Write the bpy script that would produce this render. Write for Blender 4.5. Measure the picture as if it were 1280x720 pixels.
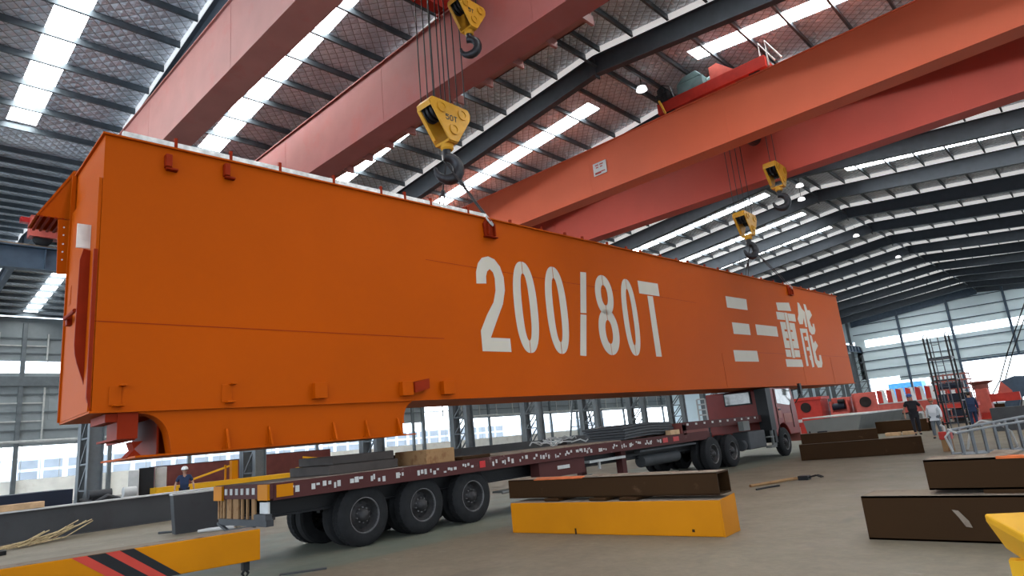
import bpy, bmesh, math, random
from mathutils import Vector, Matrix
random.seed(7)
for o in list(bpy.data.objects): bpy.data.objects.remove(o)
S = bpy.context.scene
COL = S.collection
PI = math.pi
EYE = 1.6
# ------------------------------------------------------------------ camera
yaw, pitch, roll = (math.radians(a) for a in (42.642, 13.117, -5.4136))
cy, sy, cp, sp, cr, sr = math.cos(yaw), math.sin(yaw), math.cos(pitch), math.sin(pitch), math.cos(roll), math.sin(roll)
F = Vector((-sy*cp, cy*cp, sp)); R0 = Vector((cy, sy, 0)); U0 = R0.cross(F)
R = cr*R0 + sr*U0; U = -sr*R0 + cr*U0
cam = bpy.data.cameras.new('camera'); camo = bpy.data.objects.new('camera', cam); COL.objects.link(camo)
cam.sensor_width = 36; cam.lens = 800/1280*36; cam.clip_end = 600; cam.clip_start = 0.05
camo.matrix_world = Matrix(((R.x, U.x, -F.x, 0), (R.y, U.y, -F.y, 0), (R.z, U.z, -F.z, EYE), (0, 0, 0, 1)))
S.camera = camo
# ------------------------------------------------------------------ world, light, exposure
S.view_settings.view_transform = 'Standard'; S.view_settings.look = 'None'
S.view_settings.exposure = 0.45; S.view_settings.gamma = 1.0; S.view_settings.use_curve_mapping = False
SKY_STRENGTH = 3.5
SKYLIGHT = 14.0
w = bpy.data.worlds.new('sky'); S.world = w; w.use_nodes = True
wn = w.node_tree.nodes; wl = w.node_tree.links
bg = wn['Background']; bg.inputs[1].default_value = SKY_STRENGTH
tc = wn.new('ShaderNodeTexCoord'); sx = wn.new('ShaderNodeSeparateXYZ'); rmp = wn.new('ShaderNodeValToRGB')
wl.new(tc.outputs['Generated'], sx.inputs[0]); wl.new(sx.outputs['Z'], rmp.inputs[0]); wl.new(rmp.outputs[0], bg.inputs[0])
rmp.color_ramp.elements[0].position = 0.0; rmp.color_ramp.elements[0].color = (0.80, 0.88, 0.95, 1)
rmp.color_ramp.elements[1].position = 0.5; rmp.color_ramp.elements[1].color = (0.62, 0.78, 1.0, 1)

# ------------------------------------------------------------------ materials
KEEP = ('crane_red', 'gable_panel_hazy_blue_grey', 'rendered_wall', 'insulation_edge_glow', 'facade_white', 'yard_concrete', 'rail_steel', 'bare_steel')
def mat(name, col, rough=0.6, metal=0.0, var=0.10, scale=3.0, bump=0.0, bscale=20.0, spec=0.25, emit=None, estr=0.0, coat=0.0):
    if name not in KEEP: col = tuple(c*.75 for c in col)
    m = bpy.data.materials.new(name); m.use_nodes = True
    n = m.node_tree.nodes; l = m.node_tree.links; b = n['Principled BSDF']
    b.inputs['Roughness'].default_value = rough; b.inputs['Metallic'].default_value = metal
    b.inputs['Specular IOR Level'].default_value = spec
    b.inputs['Coat Weight'].default_value = coat; b.inputs['Coat Roughness'].default_value = 0.15
    t = n.new('ShaderNodeTexCoord')
    ns = n.new('ShaderNodeTexNoise'); ns.inputs['Scale'].default_value = scale; ns.inputs['Detail'].default_value = 5
    l.new(t.outputs['Object'], ns.inputs['Vector'])
    mr = n.new('ShaderNodeMapRange'); mr.inputs[1].default_value = .3; mr.inputs[2].default_value = .7
    mr.inputs[3].default_value = 1-var; mr.inputs[4].default_value = 1+var
    l.new(ns.outputs['Fac'], mr.inputs[0])
    mx = n.new('ShaderNodeVectorMath'); mx.operation = 'SCALE'; mx.inputs[0].default_value = col[:3]
    l.new(mr.outputs[0], mx.inputs['Scale']); l.new(mx.outputs[0], b.inputs['Base Color'])
    if bump:
        nb = n.new('ShaderNodeTexNoise'); nb.inputs['Scale'].default_value = bscale; nb.inputs['Detail'].default_value = 3
        l.new(t.outputs['Object'], nb.inputs['Vector'])
        bp = n.new('ShaderNodeBump'); bp.inputs['Strength'].default_value = bump; bp.inputs['Distance'].default_value = .05
        l.new(nb.outputs['Fac'], bp.inputs['Height']); l.new(bp.outputs[0], b.inputs['Normal'])
    if emit:
        b.inputs['Emission Color'].default_value = (*emit, 1); b.inputs['Emission Strength'].default_value = estr
    return m
def dirty(name, col, dirt, thr=0.55, scale=2.5, rough=0.6, soft=0.12, var=.08, bump=0.0, spec=0.1):
    """paint with patches of dirt or wear of their own shape"""
    m = mat(name, col, rough, var=var, scale=1.2, bump=bump, bscale=30, spec=spec)
    n = m.node_tree.nodes; l = m.node_tree.links; b = n['Principled BSDF']
    src = b.inputs['Base Color'].links[0].from_socket
    t = [x for x in n if x.type == 'TEX_COORD'][0]
    ns = n.new('ShaderNodeTexNoise'); ns.inputs['Scale'].default_value = scale; ns.inputs['Detail'].default_value = 8; ns.inputs['Roughness'].default_value = .65
    l.new(t.outputs['Object'], ns.inputs['Vector'])
    mr = n.new('ShaderNodeMapRange'); mr.inputs[1].default_value = thr; mr.inputs[2].default_value = thr+soft
    l.new(ns.outputs['Fac'], mr.inputs[0])
    mx = n.new('ShaderNodeMix'); mx.data_type = 'RGBA'; mx.inputs[7].default_value = (*dirt, 1)
    l.new(mr.outputs[0], mx.inputs[0]); l.new(src, mx.inputs[6]); l.new(mx.outputs[2], b.inputs['Base Color'])
    return m
M = {}
M['orange'] = mat('orange_paint', (0.49, 0.079, 0.0005), .5, var=.04, scale=.5, spec=.05)
M['orange_dk'] = mat('orange_primer', (0.27, 0.022, 0.004), .5, var=.1, scale=2, spec=.06)
M['letter'] = mat('lettering_white', (0.58, 0.53, 0.44), .6, var=.03)
M['bare'] = mat('bare_steel', (0.62, 0.56, 0.50), .35, .3, var=.12, scale=6)
M['railstrip'] = mat('rail_steel', (0.62, 0.61, 0.58), .5, .2, var=.25, scale=9)
M['red1'] = dirty('crane_red_flare_washed', (0.46, 0.20, 0.175), (0.38, 0.10, 0.085), .54, 1.0, .5, soft=.3)  # crane red paled by lens flare painted into the colour
M['red1b'] = dirty('crane_red_flare_patchy', (0.42, 0.135, 0.12), (0.36, 0.075, 0.06), .5, .9, .5, soft=.3)  # same crane's second girder, with less of the flare painted in
M['red2b'] = mat('crane_red_deep', (0.62, 0.095, 0.062), .5, var=.06, scale=.6)
M['red2'] = mat('crane_red', (0.62, 0.120, 0.052), .5, var=.05, scale=.6)
M['red3'] = mat('machine_red', (0.55, 0.04, 0.025), .5, var=.15, scale=3)
M['foil'] = mat('steel_dark', (0.05, 0.055, 0.06), .5, .3)
M['insul'] = mat('insulation_edge_glow', (0.86, 0.87, 0.88), .5, var=.12, scale=4, emit=(1, .99, .97), estr=.34)  # white insulation edge over the rafters, with a glow added to brighten it
M['frame'] = mat('frame_steel_blue_grey', (0.085, 0.10, 0.12), .5, .1, var=.12)
M['frame_l'] = mat('frame_steel_light', (0.16, 0.18, 0.19), .5, .2, var=.12)
M['purlin'] = mat('galvanised_purlin', (0.13, 0.155, 0.175), .4, .4, var=.2)
M['skylight'] = mat('skylight_panel', (0.9, 0.95, 0.95), .6, emit=(0.97, 1.0, 1.0), estr=SKYLIGHT)
M['yellow'] = dirty('yellow_paint', (0.56, 0.195, 0.0003), (0.22, 0.10, 0.02), .70, 3.0, .45)
M['yellow_b'] = dirty('yellow_paint_bright', (0.82, 0.42, 0.02), (0.45, 0.25, 0.10), .66, 6.0, .5)
M['hookyel'] = mat('hook_block_yellow', (0.72, 0.36, 0.03), .4, var=.12, scale=4)
M['hooksteel'] = mat('hook_steel', (0.05, 0.05, 0.055), .4, .6, var=.3, scale=8)
M['rope'] = mat('wire_rope', (0.05, 0.045, 0.045), .5, .4)
M['rust'] = dirty('primed_brown_steel', (0.038, 0.0165, 0.0045), (0.085, 0.045, 0.022), .64, 2.0, .7)
M['rust_d'] = mat('dark_brown_inside', (0.02, 0.012, 0.01), .7)
M['orange_rust'] = mat('orange_rust_edge', (0.60, 0.13, 0.03), .7, var=.3, scale=6)
M['dust'] = dirty('dusty_top', (0.26, 0.20, 0.15), (0.12, 0.08, 0.06), .55, 4, .8)
M['tyre'] = mat('tyre_rubber', (0.015, 0.015, 0.016), .85, var=.25, scale=8)
M['rim'] = mat('wheel_rim', (0.045, 0.042, 0.042), .55, .3, var=.3, scale=9)
M['rimlip'] = mat('wheel_rim_lip', (0.22, 0.21, 0.21), .4, .5, var=.3, scale=9)
M['trail'] = dirty('trailer_maroon', (0.085, 0.028, 0.026), (0.18, 0.13, 0.12), .62, 3, .6)
M['deck'] = dirty('trailer_deck_dust', (0.36, 0.30, 0.25), (0.22, 0.18, 0.15), .52, 1.5, .85)
M['black'] = mat('black_steel', (0.015, 0.015, 0.016), .5, .2)
M['darkgrey'] = mat('dark_grey_paint', (0.055, 0.057, 0.06), .6, var=.15)
M['grey'] = dirty('grey_primer', (0.17, 0.175, 0.165), (0.12, 0.12, 0.115), .6, 1.5, .6)
M['greybeam'] = dirty('grey_beam_paint', (0.072, 0.075, 0.078), (0.05, 0.05, 0.052), .55, 2, .55)
M['lgrey'] = mat('light_grey', (0.55, 0.55, 0.53), .6, var=.15)
M['white'] = mat('white_paint', (0.8, 0.8, 0.78), .6, var=.05)
M['redref'] = mat('red_reflector', (0.5, 0.02, 0.02), .3)
M['slab'] = mat('brown_grey_slab', (0.075, 0.062, 0.055), .7, var=.2)
M['wood'] = dirty('timber', (0.33, 0.19, 0.09), (0.18, 0.09, 0.04), .5, 5, .8)
M['wood_l'] = mat('pale_timber', (0.55, 0.36, 0.20), .8, var=.2, scale=6)
M['cab'] = mat('truck_red', (0.20, 0.018, 0.012), .4, var=.1)
M['cabside'] = mat('truck_red_faded', (0.32, 0.10, 0.075), .5, var=.15)
M['glass'] = mat('window_glass', (0.16, 0.18, 0.17), .12, .0, var=.5, scale=3, spec=1)
M['wallpanel'] = mat('wall_panel_grey', (0.30, 0.33, 0.34), .55, var=.05)
M['gable'] = mat('gable_panel_hazy_blue_grey', (0.62, 0.72, 0.75), .6, var=.04, scale=.3)  # panel colour lightened to carry the haze of the far end
M['masonry'] = dirty('rendered_wall', (0.86, 0.84, 0.77), (0.74, 0.71, 0.64), .55, .6, .85)
M['bluegrey'] = mat('blue_grey_steel', (0.07, 0.105, 0.15), .5, var=.15)
M['navy'] = mat('navy_steel', (0.012, 0.018, 0.035), .5)
M['redbrown'] = mat('red_brown_panel', (0.20, 0.055, 0.045), .6, var=.12)
M['facade'] = mat('facade_white', (0.60, 0.62, 0.64), .7, var=.02)
M['facwin'] = mat('facade_window', (0.30, 0.31, 0.32), .6, var=.15, scale=.4)
M['yard'] = mat('yard_concrete', (0.72, 0.71, 0.67), .9)
M['bluesheet'] = mat('blue_sheet', (0.10, 0.33, 0.62), .5, var=.2)
M['skin'] = mat('skin', (0.40, 0.22, 0.15), .6)
M['tee'] = mat('black_cloth', (0.012, 0.012, 0.016), .85)
M['shirt'] = mat('pale_shirt', (0.62, 0.65, 0.68), .85)
M['jeans'] = mat('grey_denim', (0.12, 0.14, 0.16), .85)
M['navycloth'] = mat('navy_cloth', (0.02, 0.035, 0.08), .85)
M['trouser'] = mat('dark_trousers', (0.02, 0.02, 0.026), .85)
M['hair'] = mat('dark_hair', (0.02, 0.015, 0.012), .7)
M['helmblue'] = mat('blue_helmet', (0.04, 0.06, 0.20), .4)
M['helmred'] = mat('red_brown_cap', (0.30, 0.08, 0.04), .5)
M['helmwhite'] = mat('white_helmet', (0.7, 0.7, 0.68), .4)
M['straw'] = mat('straw_rope', (0.52, 0.42, 0.24), .9, var=.3, scale=12)
M['teal'] = mat('green_grey_motor', (0.13, 0.20, 0.20), .45, var=.2)
M['ink'] = mat('dark_marking', (0.02, 0.05, 0.07), .6)
M['hazred'] = mat('hazard_red', (0.55, 0.05, 0.03), .5)
M['lamp'] = mat('lamp_white', (0.85, 0.86, 0.86), .4, emit=(1, 1, 1), estr=1.2)
M['racklight'] = mat('rack_rail_grey', (0.30, 0.31, 0.32), .5, .2, var=.2)
M['copper'] = mat('rack_grey', (0.17, 0.18, 0.19), .5, .3, var=.2)
M['pinkred'] = mat('faded_machine_red', (0.62, 0.12, 0.09), .5, var=.15)

def floor_material():
    m = bpy.data.materials.new('floor_concrete'); m.use_nodes = True
    n = m.node_tree.nodes; l = m.node_tree.links; b = n['Principled BSDF']
    t = n.new('ShaderNodeTexCoord'); mp = n.new('ShaderNodeMapping'); l.new(t.outputs['Object'], mp.inputs[0])
    def noise(s, d=6, r=.6, sc=(1, 1, 1)):
        mm = n.new('ShaderNodeMapping'); mm.inputs['Scale'].default_value = sc; l.new(t.outputs['Object'], mm.inputs[0])
        q = n.new('ShaderNodeTexNoise'); q.inputs['Scale'].default_value = s; q.inputs['Detail'].default_value = d; q.inputs['Roughness'].default_value = r
        l.new(mm.outputs[0], q.inputs['Vector']); return q.outputs['Fac']
    def ramp(src, a, b_, ca, cb):
        r = n.new('ShaderNodeValToRGB'); r.color_ramp.elements[0].position = a; r.color_ramp.elements[1].position = b_
        r.color_ramp.elements[0].color = (*ca, 1); r.color_ramp.elements[1].color = (*cb, 1); l.new(src, r.inputs[0]); return r.outputs[0]
    def mix(f, a, b_, mode='MIX', fac=None):
        x = n.new('ShaderNodeMix'); x.data_type = 'RGBA'; x.blend_type = mode
        if f is None: x.inputs[0].default_value = fac
        else: l.new(f, x.inputs[0])
        for i, v in ((6, a), (7, b_)):
            if isinstance(v, tuple): x.inputs[i].default_value = (*v, 1)
            else: l.new(v, x.inputs[i])
        return x.outputs[2]
    base = ramp(noise(.35, 8, .6), .3, .7, (.120, .096, .062), (.162, .133, .090))
    fine = ramp(noise(7, 8, .7), .35, .75, (.78, .78, .78), (1.14, 1.14, 1.14))
    c = mix(None, base, fine, 'MULTIPLY', 1.0)
    # darker oily stains and pale scuffs
    st = ramp(noise(1.3, 9, .62, (1, .6, 1)), .58, .68, (0, 0, 0), (1, 1, 1))
    c = mix(st, c, (.098, .08, .057))
    sc = ramp(noise(2.4, 9, .75, (.5, 1.4, 1)), .62, .69, (0, 0, 0), (1, 1, 1))
    c = mix(sc, c, (.23, .21, .17))
    # faded green painted walkway beside the trailer
    sep = n.new('ShaderNodeSeparateXYZ'); l.new(t.outputs['Object'], sep.inputs[0])
    def band(sock, lo, hi, s):
        a = n.new('ShaderNodeMapRange'); a.interpolation_type = 'SMOOTHSTEP'; a.inputs[1].default_value = lo-s; a.inputs[2].default_value = lo+s
        l.new(sock, a.inputs[0])
        q = n.new('ShaderNodeMapRange'); q.interpolation_type = 'SMOOTHSTEP'; q.inputs[1].default_value = hi-s; q.inputs[2].default_value = hi+s; q.inputs[3].default_value = 1; q.inputs[4].default_value = 0
        l.new(sock, q.inputs[0])
        x = n.new('ShaderNodeMath'); x.operation = 'MULTIPLY'; l.new(a.outputs[0], x.inputs[0]); l.new(q.outputs[0], x.inputs[1]); return x.outputs[0]
    bx_ = band(sep.outputs['X'], -14.5, -9.0, .08)
    wear = ramp(noise(.9, 7, .65), .30, .60, (.15, .15, .15), (.75, .75, .75))
    x = n.new('ShaderNodeMath'); x.operation = 'MULTIPLY'; l.new(bx_, x.inputs[0]); l.new(wear, x.inputs[1])
    c = mix(x.outputs[0], c, (.085, .105, .082))
    l.new(c, b.inputs['Base Color'])
    rr = n.new('ShaderNodeMapRange'); rr.inputs[3].default_value = .42; rr.inputs[4].default_value = .75; l.new(noise(1.1, 5), rr.inputs[0]); l.new(rr.outputs[0], b.inputs['Roughness'])
    bp = n.new('ShaderNodeBump'); bp.inputs['Strength'].default_value = .12; bp.inputs['Distance'].default_value = .03; l.new(noise(14, 5), bp.inputs['Height']); l.new(bp.outputs[0], b.inputs['Normal'])
    return m
M['floor'] = floor_material()

def foil_material():
    """aluminised roof insulation held up by a diamond wire mesh"""
    m = bpy.data.materials.new('foil_insulation'); m.use_nodes = True
    n = m.node_tree.nodes; l = m.node_tree.links; b = n['Principled BSDF']
    t = n.new('ShaderNodeTexCoord')
    sep = n.new('ShaderNodeSeparateXYZ'); l.new(t.outputs['Object'], sep.inputs[0])
    def mth(op, a, b_=None, v=None):
        x = n.new('ShaderNodeMath'); x.operation = op
        for i, q in enumerate((a, b_)):
            if q is None: continue
            if isinstance(q, (int, float)): x.inputs[i].default_value = q
            else: l.new(q, x.inputs[i])
        return x.outputs[0]
    X, Y = sep.outputs['X'], sep.outputs['Y']
    nw = n.new('ShaderNodeTexNoise'); nw.inputs['Scale'].default_value = 1.2; l.new(t.outputs['Object'], nw.inputs['Vector'])
    wob = mth('MULTIPLY', nw.outputs['Fac'], .45)
    u = mth('ADD', mth('MULTIPLY', mth('ADD', X, Y), 2.6), wob); v = mth('ADD', mth('MULTIPLY', mth('SUBTRACT', X, Y), 2.6), wob)
    def line(q):
        fr = mth('FRACT', q); d = mth('ABSOLUTE', mth('SUBTRACT', fr, .5)); return mth('GREATER_THAN', d, .455)
    wire = mth('MAXIMUM', line(u), line(v))
    ns = n.new('ShaderNodeTexNoise'); ns.inputs['Scale'].default_value = .8; ns.inputs['Detail'].default_value = 6; l.new(t.outputs['Object'], ns.inputs['Vector'])
    cr_ = n.new('ShaderNodeValToRGB'); l.new(ns.outputs['Fac'], cr_.inputs[0])
    cr_.color_ramp.elements[0].position = .3; cr_.color_ramp.elements[0].color = (.56, .62, .70, 1)
    cr_.color_ramp.elements[1].position = .7; cr_.color_ramp.elements[1].color = (.80, .85, .92, 1)
    mx = n.new('ShaderNodeMix'); mx.data_type = 'RGBA'; l.new(wire, mx.inputs[0]); l.new(cr_.outputs[0], mx.inputs[6]); mx.inputs[7].default_value = (.26, .27, .28, 1)
    l.new(mx.outputs[2], b.inputs['Base Color'])
    b.inputs['Metallic'].default_value = .25; b.inputs['Roughness'].default_value = .45
    mp = n.new('ShaderNodeMapping'); mp.inputs['Scale'].default_value = (5.0, 1.6, 1); l.new(t.outputs['Object'], mp.inputs[0])
    nb = n.new('ShaderNodeTexNoise'); nb.inputs['Scale'].default_value = 1.3; nb.inputs['Detail'].default_value = 4; l.new(mp.outputs[0], nb.inputs['Vector'])
    # pillows between the wires
    pu = mth('ABSOLUTE', mth('SUBTRACT', mth('FRACT', u), .5)); pv = mth('ABSOLUTE', mth('SUBTRACT', mth('FRACT', v), .5))
    h = mth('ADD', mth('MULTIPLY', mth('MAXIMUM', pu, pv), -.6), nb.outputs['Fac'])
    bp = n.new('ShaderNodeBump'); bp.inputs['Strength'].default_value = 1.0; bp.inputs['Distance'].default_value = .22
    l.new(h, bp.inputs['Height']); l.new(bp.outputs[0], b.inputs['Normal'])
    return m
M['ceil'] = foil_material()

# ------------------------------------------------------------------ mesh builder
class MB:
    def __init__(s): s.v = []; s.f = []; s.cut = []
    def add(s, vs, fs):
        k = len(s.v); s.cut.append((k, len(s.f))); s.v += [tuple(v) for v in vs]; s.f += [tuple(i+k for i in f) for f in fs]; return s
    def hexa(s, p):
        return s.add(p, [(0, 3, 2, 1), (4, 5, 6, 7), (0, 1, 5, 4), (1, 2, 6, 5), (2, 3, 7, 6), (3, 0, 4, 7)])
    def box(s, x0, x1, y0, y1, z0, z1):
        x0, x1 = min(x0, x1), max(x0, x1); y0, y1 = min(y0, y1), max(y0, y1); z0, z1 = min(z0, z1), max(z0, z1)
        return s.hexa([(x0, y0, z0), (x1, y0, z0), (x1, y1, z0), (x0, y1, z0), (x0, y0, z1), (x1, y0, z1), (x1, y1, z1), (x0, y1, z1)])
    def bar(s, p, q, w_, h, up=(0, 0, 1)):
        p, q, up = Vector(p), Vector(q), Vector(up); d = (q-p).normalized()
        if abs(d.dot(up)) > .98: up = Vector((1, 0, 0))
        a = d.cross(up).normalized(); b = a.cross(d).normalized(); a *= w_/2; b *= h/2
        return s.hexa([p-a-b, p+a-b, p+a+b, p-a+b, q-a-b, q+a-b, q+a+b, q-a+b][0:4] + [q-a-b, q+a-b, q+a+b, q-a+b])
    def tube(s, pts, r, n=8, caps=True):
        pts = [Vector(p) for p in pts]; rs = r if isinstance(r, (list, tuple)) else [r]*len(pts)
        k = len(s.v); up = None
        for i, p in enumerate(pts):
            d = (pts[min(i+1, len(pts)-1)] - pts[max(i-1, 0)]).normalized()
            if up is None:
                up = Vector((0, 0, 1)) if abs(d.z) < .9 else Vector((1, 0, 0))
            a = d.cross(up).normalized(); b = a.cross(d).normalized(); up = b
            for j in range(n):
                t = 2*PI*j/n; s.v.append(tuple(p + rs[i]*(math.cos(t)*a + math.sin(t)*b)))
        for i in range(len(pts)-1):
            for j in range(n):
                s.f.append((k+i*n+j, k+i*n+(j+1) % n, k+(i+1)*n+(j+1) % n, k+(i+1)*n+j))
        if caps:
            s.f.append(tuple(k+j for j in reversed(range(n)))); e = k+(len(pts)-1)*n; s.f.append(tuple(e+j for j in range(n)))
        return s
    def cyl(s, p, q, r, n=20): return s.tube([p, q], r, n)
    def prism(s, poly, vec):
        vec = Vector(vec); n = len(poly); a = [Vector(p) for p in poly]
        return s.add(a + [p+vec for p in a], [tuple(reversed(range(n))), tuple(range(n, 2*n))] + [(i, (i+1) % n, n+(i+1) % n, n+i) for i in range(n)])
    def lathe(s, o, ax, prof, n=28):
        """prof: (radius, offset along axis) pairs"""
        o, ax = Vector(o), Vector(ax).normalized(); up = Vector((0, 0, 1)) if abs(ax.z) < .9 else Vector((1, 0, 0))
        a = ax.cross(up).normalized(); b = a.cross(ax); k = len(s.v)
        for r, h in prof:
            for j in range(n):
                t = 2*PI*j/n; s.v.append(tuple(o + ax*h + r*(math.cos(t)*a + math.sin(t)*b)))
        for i in range(len(prof)-1):
            for j in range(n):
                s.f.append((k+i*n+j, k+(i+1)*n+j, k+(i+1)*n+(j+1) % n, k+i*n+(j+1) % n))
        return s
    def split(s, name, m, parent=None, **k):
        """one object per added piece"""
        out = []; c = s.cut+[(len(s.v), len(s.f))]
        for (v0, f0), (v1, f1) in zip(c[:-1], c[1:]):
            q = MB(); q.v = s.v[v0:v1]; q.f = [tuple(i-v0 for i in f) for f in s.f[f0:f1]]; out.append(q.build(name, m, parent, **k))
        return out
    def build(s, name, m, parent=None, loc=None, smooth=False, bevel=0, xf=None, mats=None):
        me = bpy.data.meshes.new(name); vs = s.v
        if xf: vs = [tuple(xf(v)) for v in vs]
        me.from_pydata(vs, [], s.f); me.validate(); me.update()
        bm = bmesh.new(); bm.from_mesh(me); bmesh.ops.recalc_face_normals(bm, faces=bm.faces); bm.to_mesh(me); bm.free()
        if smooth:
            me.shade_smooth(); me.set_sharp_from_angle(angle=math.radians(38))
        me.materials.append(M[m])
        o = bpy.data.objects.new(name, me); COL.objects.link(o)
        if parent: o.parent = parent
        if loc: o.location = loc
        if bevel:
            md = o.modifiers.new('bevel', 'BEVEL'); md.width = bevel; md.segments = 2; md.limit_method = 'ANGLE'
        return o
def tag(o, label=None, cat=None, group=None, kind=None):
    if label: o['label'] = label
    if cat: o['category'] = cat
    if group: o['group'] = group
    if kind: o['kind'] = kind
    return o
def thing(name, label, cat, loc=(0, 0, 0), rz=0, group=None):
    o = bpy.data.objects.new(name, None); COL.objects.link(o); o.location = loc; o.rotation_euler = (0, 0, rz); o.empty_display_size = .2
    return tag(o, label, cat, group)
def struct(o): o['kind'] = 'structure'; return o
def kids(o): return [c for c in bpy.data.objects if c.parent == o]
def copy_tree(o, parent=None):
    c = o.copy(); COL.objects.link(c); c.parent = parent
    for k in kids(o): copy_tree(k, c)
    return c
ORD = ['nearest', 'second', 'third', 'fourth', 'fifth', 'sixth', 'seventh', 'eighth', 'ninth', 'tenth', 'eleventh', 'twelfth', 'thirteenth', 'fourteenth', 'fifteenth', 'sixteenth', 'seventeenth', 'eighteenth', 'nineteenth', 'twentieth', 'twenty-first', 'twenty-second']

# ================================================================== HALL
BAYS = [-5.6 + 6.3*i for i in range(0, 19)]           # rafter lines
Y0, Y1 = -12.0, 107.8
RX = -12.4; HALF = 16.6; ZR = EYE + 14.65; SL = 0.1
LX = RX-HALF; RXR = RX+HALF
RX2 = LX-HALF; LX2 = -62.2
RX3 = RXR+HALF
def zroof(x):
    c = RX if x > LX else RX2
    if x > RXR: c = RX3
    return ZR - SL*abs(x-c)
o = MB().box(LX2-.3, 38, Y0, Y1, -.3, 0).build('floor', 'floor'); struct(o)
o = MB().box(-260, 200, -150, 400, -.5, -.32).build('ground', 'yard'); struct(o)
# roof skins; skylights are openings filled by translucent panels
NW = 0
sky_mid = lambda i: BAYS[i]+(3.15+{7: .75, 8: 1.35, 9: 1.0}.get(i, 0) if i < 10 else 1.2)   # panels beyond the tenth bay are added to light the far end, hidden behind rafters
def roof_slope(name, xa, xb, sk=None, sy=None):
    """roof sheet between xa and xb with skylight strips cut out over sk=(x0,x1) in bays sy"""
    b = MB()
    def q(x0, x1, y0, y1):
        b.hexa([(x0, y0, zroof2(x0)), (x1, y0, zroof2(x1)), (x1, y1, zroof2(x1)), (x0, y1, zroof2(x0)),
                (x0, y0, zroof2(x0)+.12), (x1, y0, zroof2(x1)+.12), (x1, y1, zroof2(x1)+.12), (x0, y1, zroof2(x0)+.12)])
    mid = (xa+xb)/2; c = RX if LX-.01 <= mid <= RXR else (RX2 if mid < LX else RX3)
    zroof2 = lambda x: ZR - SL*abs(x-c)
    y = Y0
    if sk:
        for i in sy:
            m_ = sky_mid(i); q(xa, xb, y, m_-.45); q(xa, sk[0], m_-.45, m_+.45); q(sk[1], xb, m_-.45, m_+.45); y = m_+.45
            p = MB(); p.hexa([(sk[0], m_-.45, zroof2(sk[0])+.02), (sk[1], m_-.45, zroof2(sk[1])+.02), (sk[1], m_+.45, zroof2(sk[1])+.02), (sk[0], m_+.45, zroof2(sk[0])+.02),
                              (sk[0], m_-.45, zroof2(sk[0])+.05), (sk[1], m_-.45, zroof2(sk[1])+.05), (sk[1], m_+.45, zroof2(sk[1])+.05), (sk[0], m_+.45, zroof2(sk[0])+.05)])
            global NW; NW += 1
            struct(p.build('window_%d' % NW, 'skylight'))  # windows beyond the tenth bay are added to light the far end
    q(xa, xb, y, Y1)
    return struct(b.build(name, 'ceil'))

SB = [0, 1, 2, 3, 4, 5, 6, 7, 8, 9, 11, 12, 13, 14, 15, 16, 17]
roof_slope('ceiling', LX, RX, (-27.6, -14.8), SB)
roof_slope('ceiling_right_slope', RX, RXR, (-9.8, 2.8), SB[1:8]+SB[10::2])
roof_slope('ceiling_next_bay', LX2, RX2, (-61.0, -48.0), [1, 2, 3, 4, 5, 6, 7, 8, 10, 12, 14, 16])
roof_slope('ceiling_next_bay_slope', RX2, LX, (-43.2, -30.4), [3, 4, 5, 6])
roof_slope('ceiling_open_bay', RXR, RX3, (6.5, 18.0), [0, 2, 4, 7, 11, 15])

# purlins
def purlin(x, side=1):
    z = zroof(x)-.02
    b = MB(); b.box(x-.035, x+.035, Y0, Y1, z-.22, z); b.box(x-.035, x+.05, Y0, Y1, z-.225, z-.205)
    return b.build('roof_purlin', 'purlin')
xs = [RX-0.35-1.5*i for i in range(11)] + [RX+0.35+1.5*i for i in range(11)]
for i, x in enumerate(xs):
    tag(purlin(x), '%s thin dark purlin %s of the ridge under the crane bay roof' % (ORD[i % 11].replace('nearest', 'first'), 'left' if i < 11 else 'right'), 'purlin', 'purlins over the crane bay')
for i in range(22):
    x = LX-.9-1.5*i
    if x < LX2+.3: break
    tag(purlin(x), '%s thin dark purlin left of the column row under the neighbouring bay roof' % ORD[i].replace('nearest', 'first'), 'purlin', 'purlins over the neighbouring bay')

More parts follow.
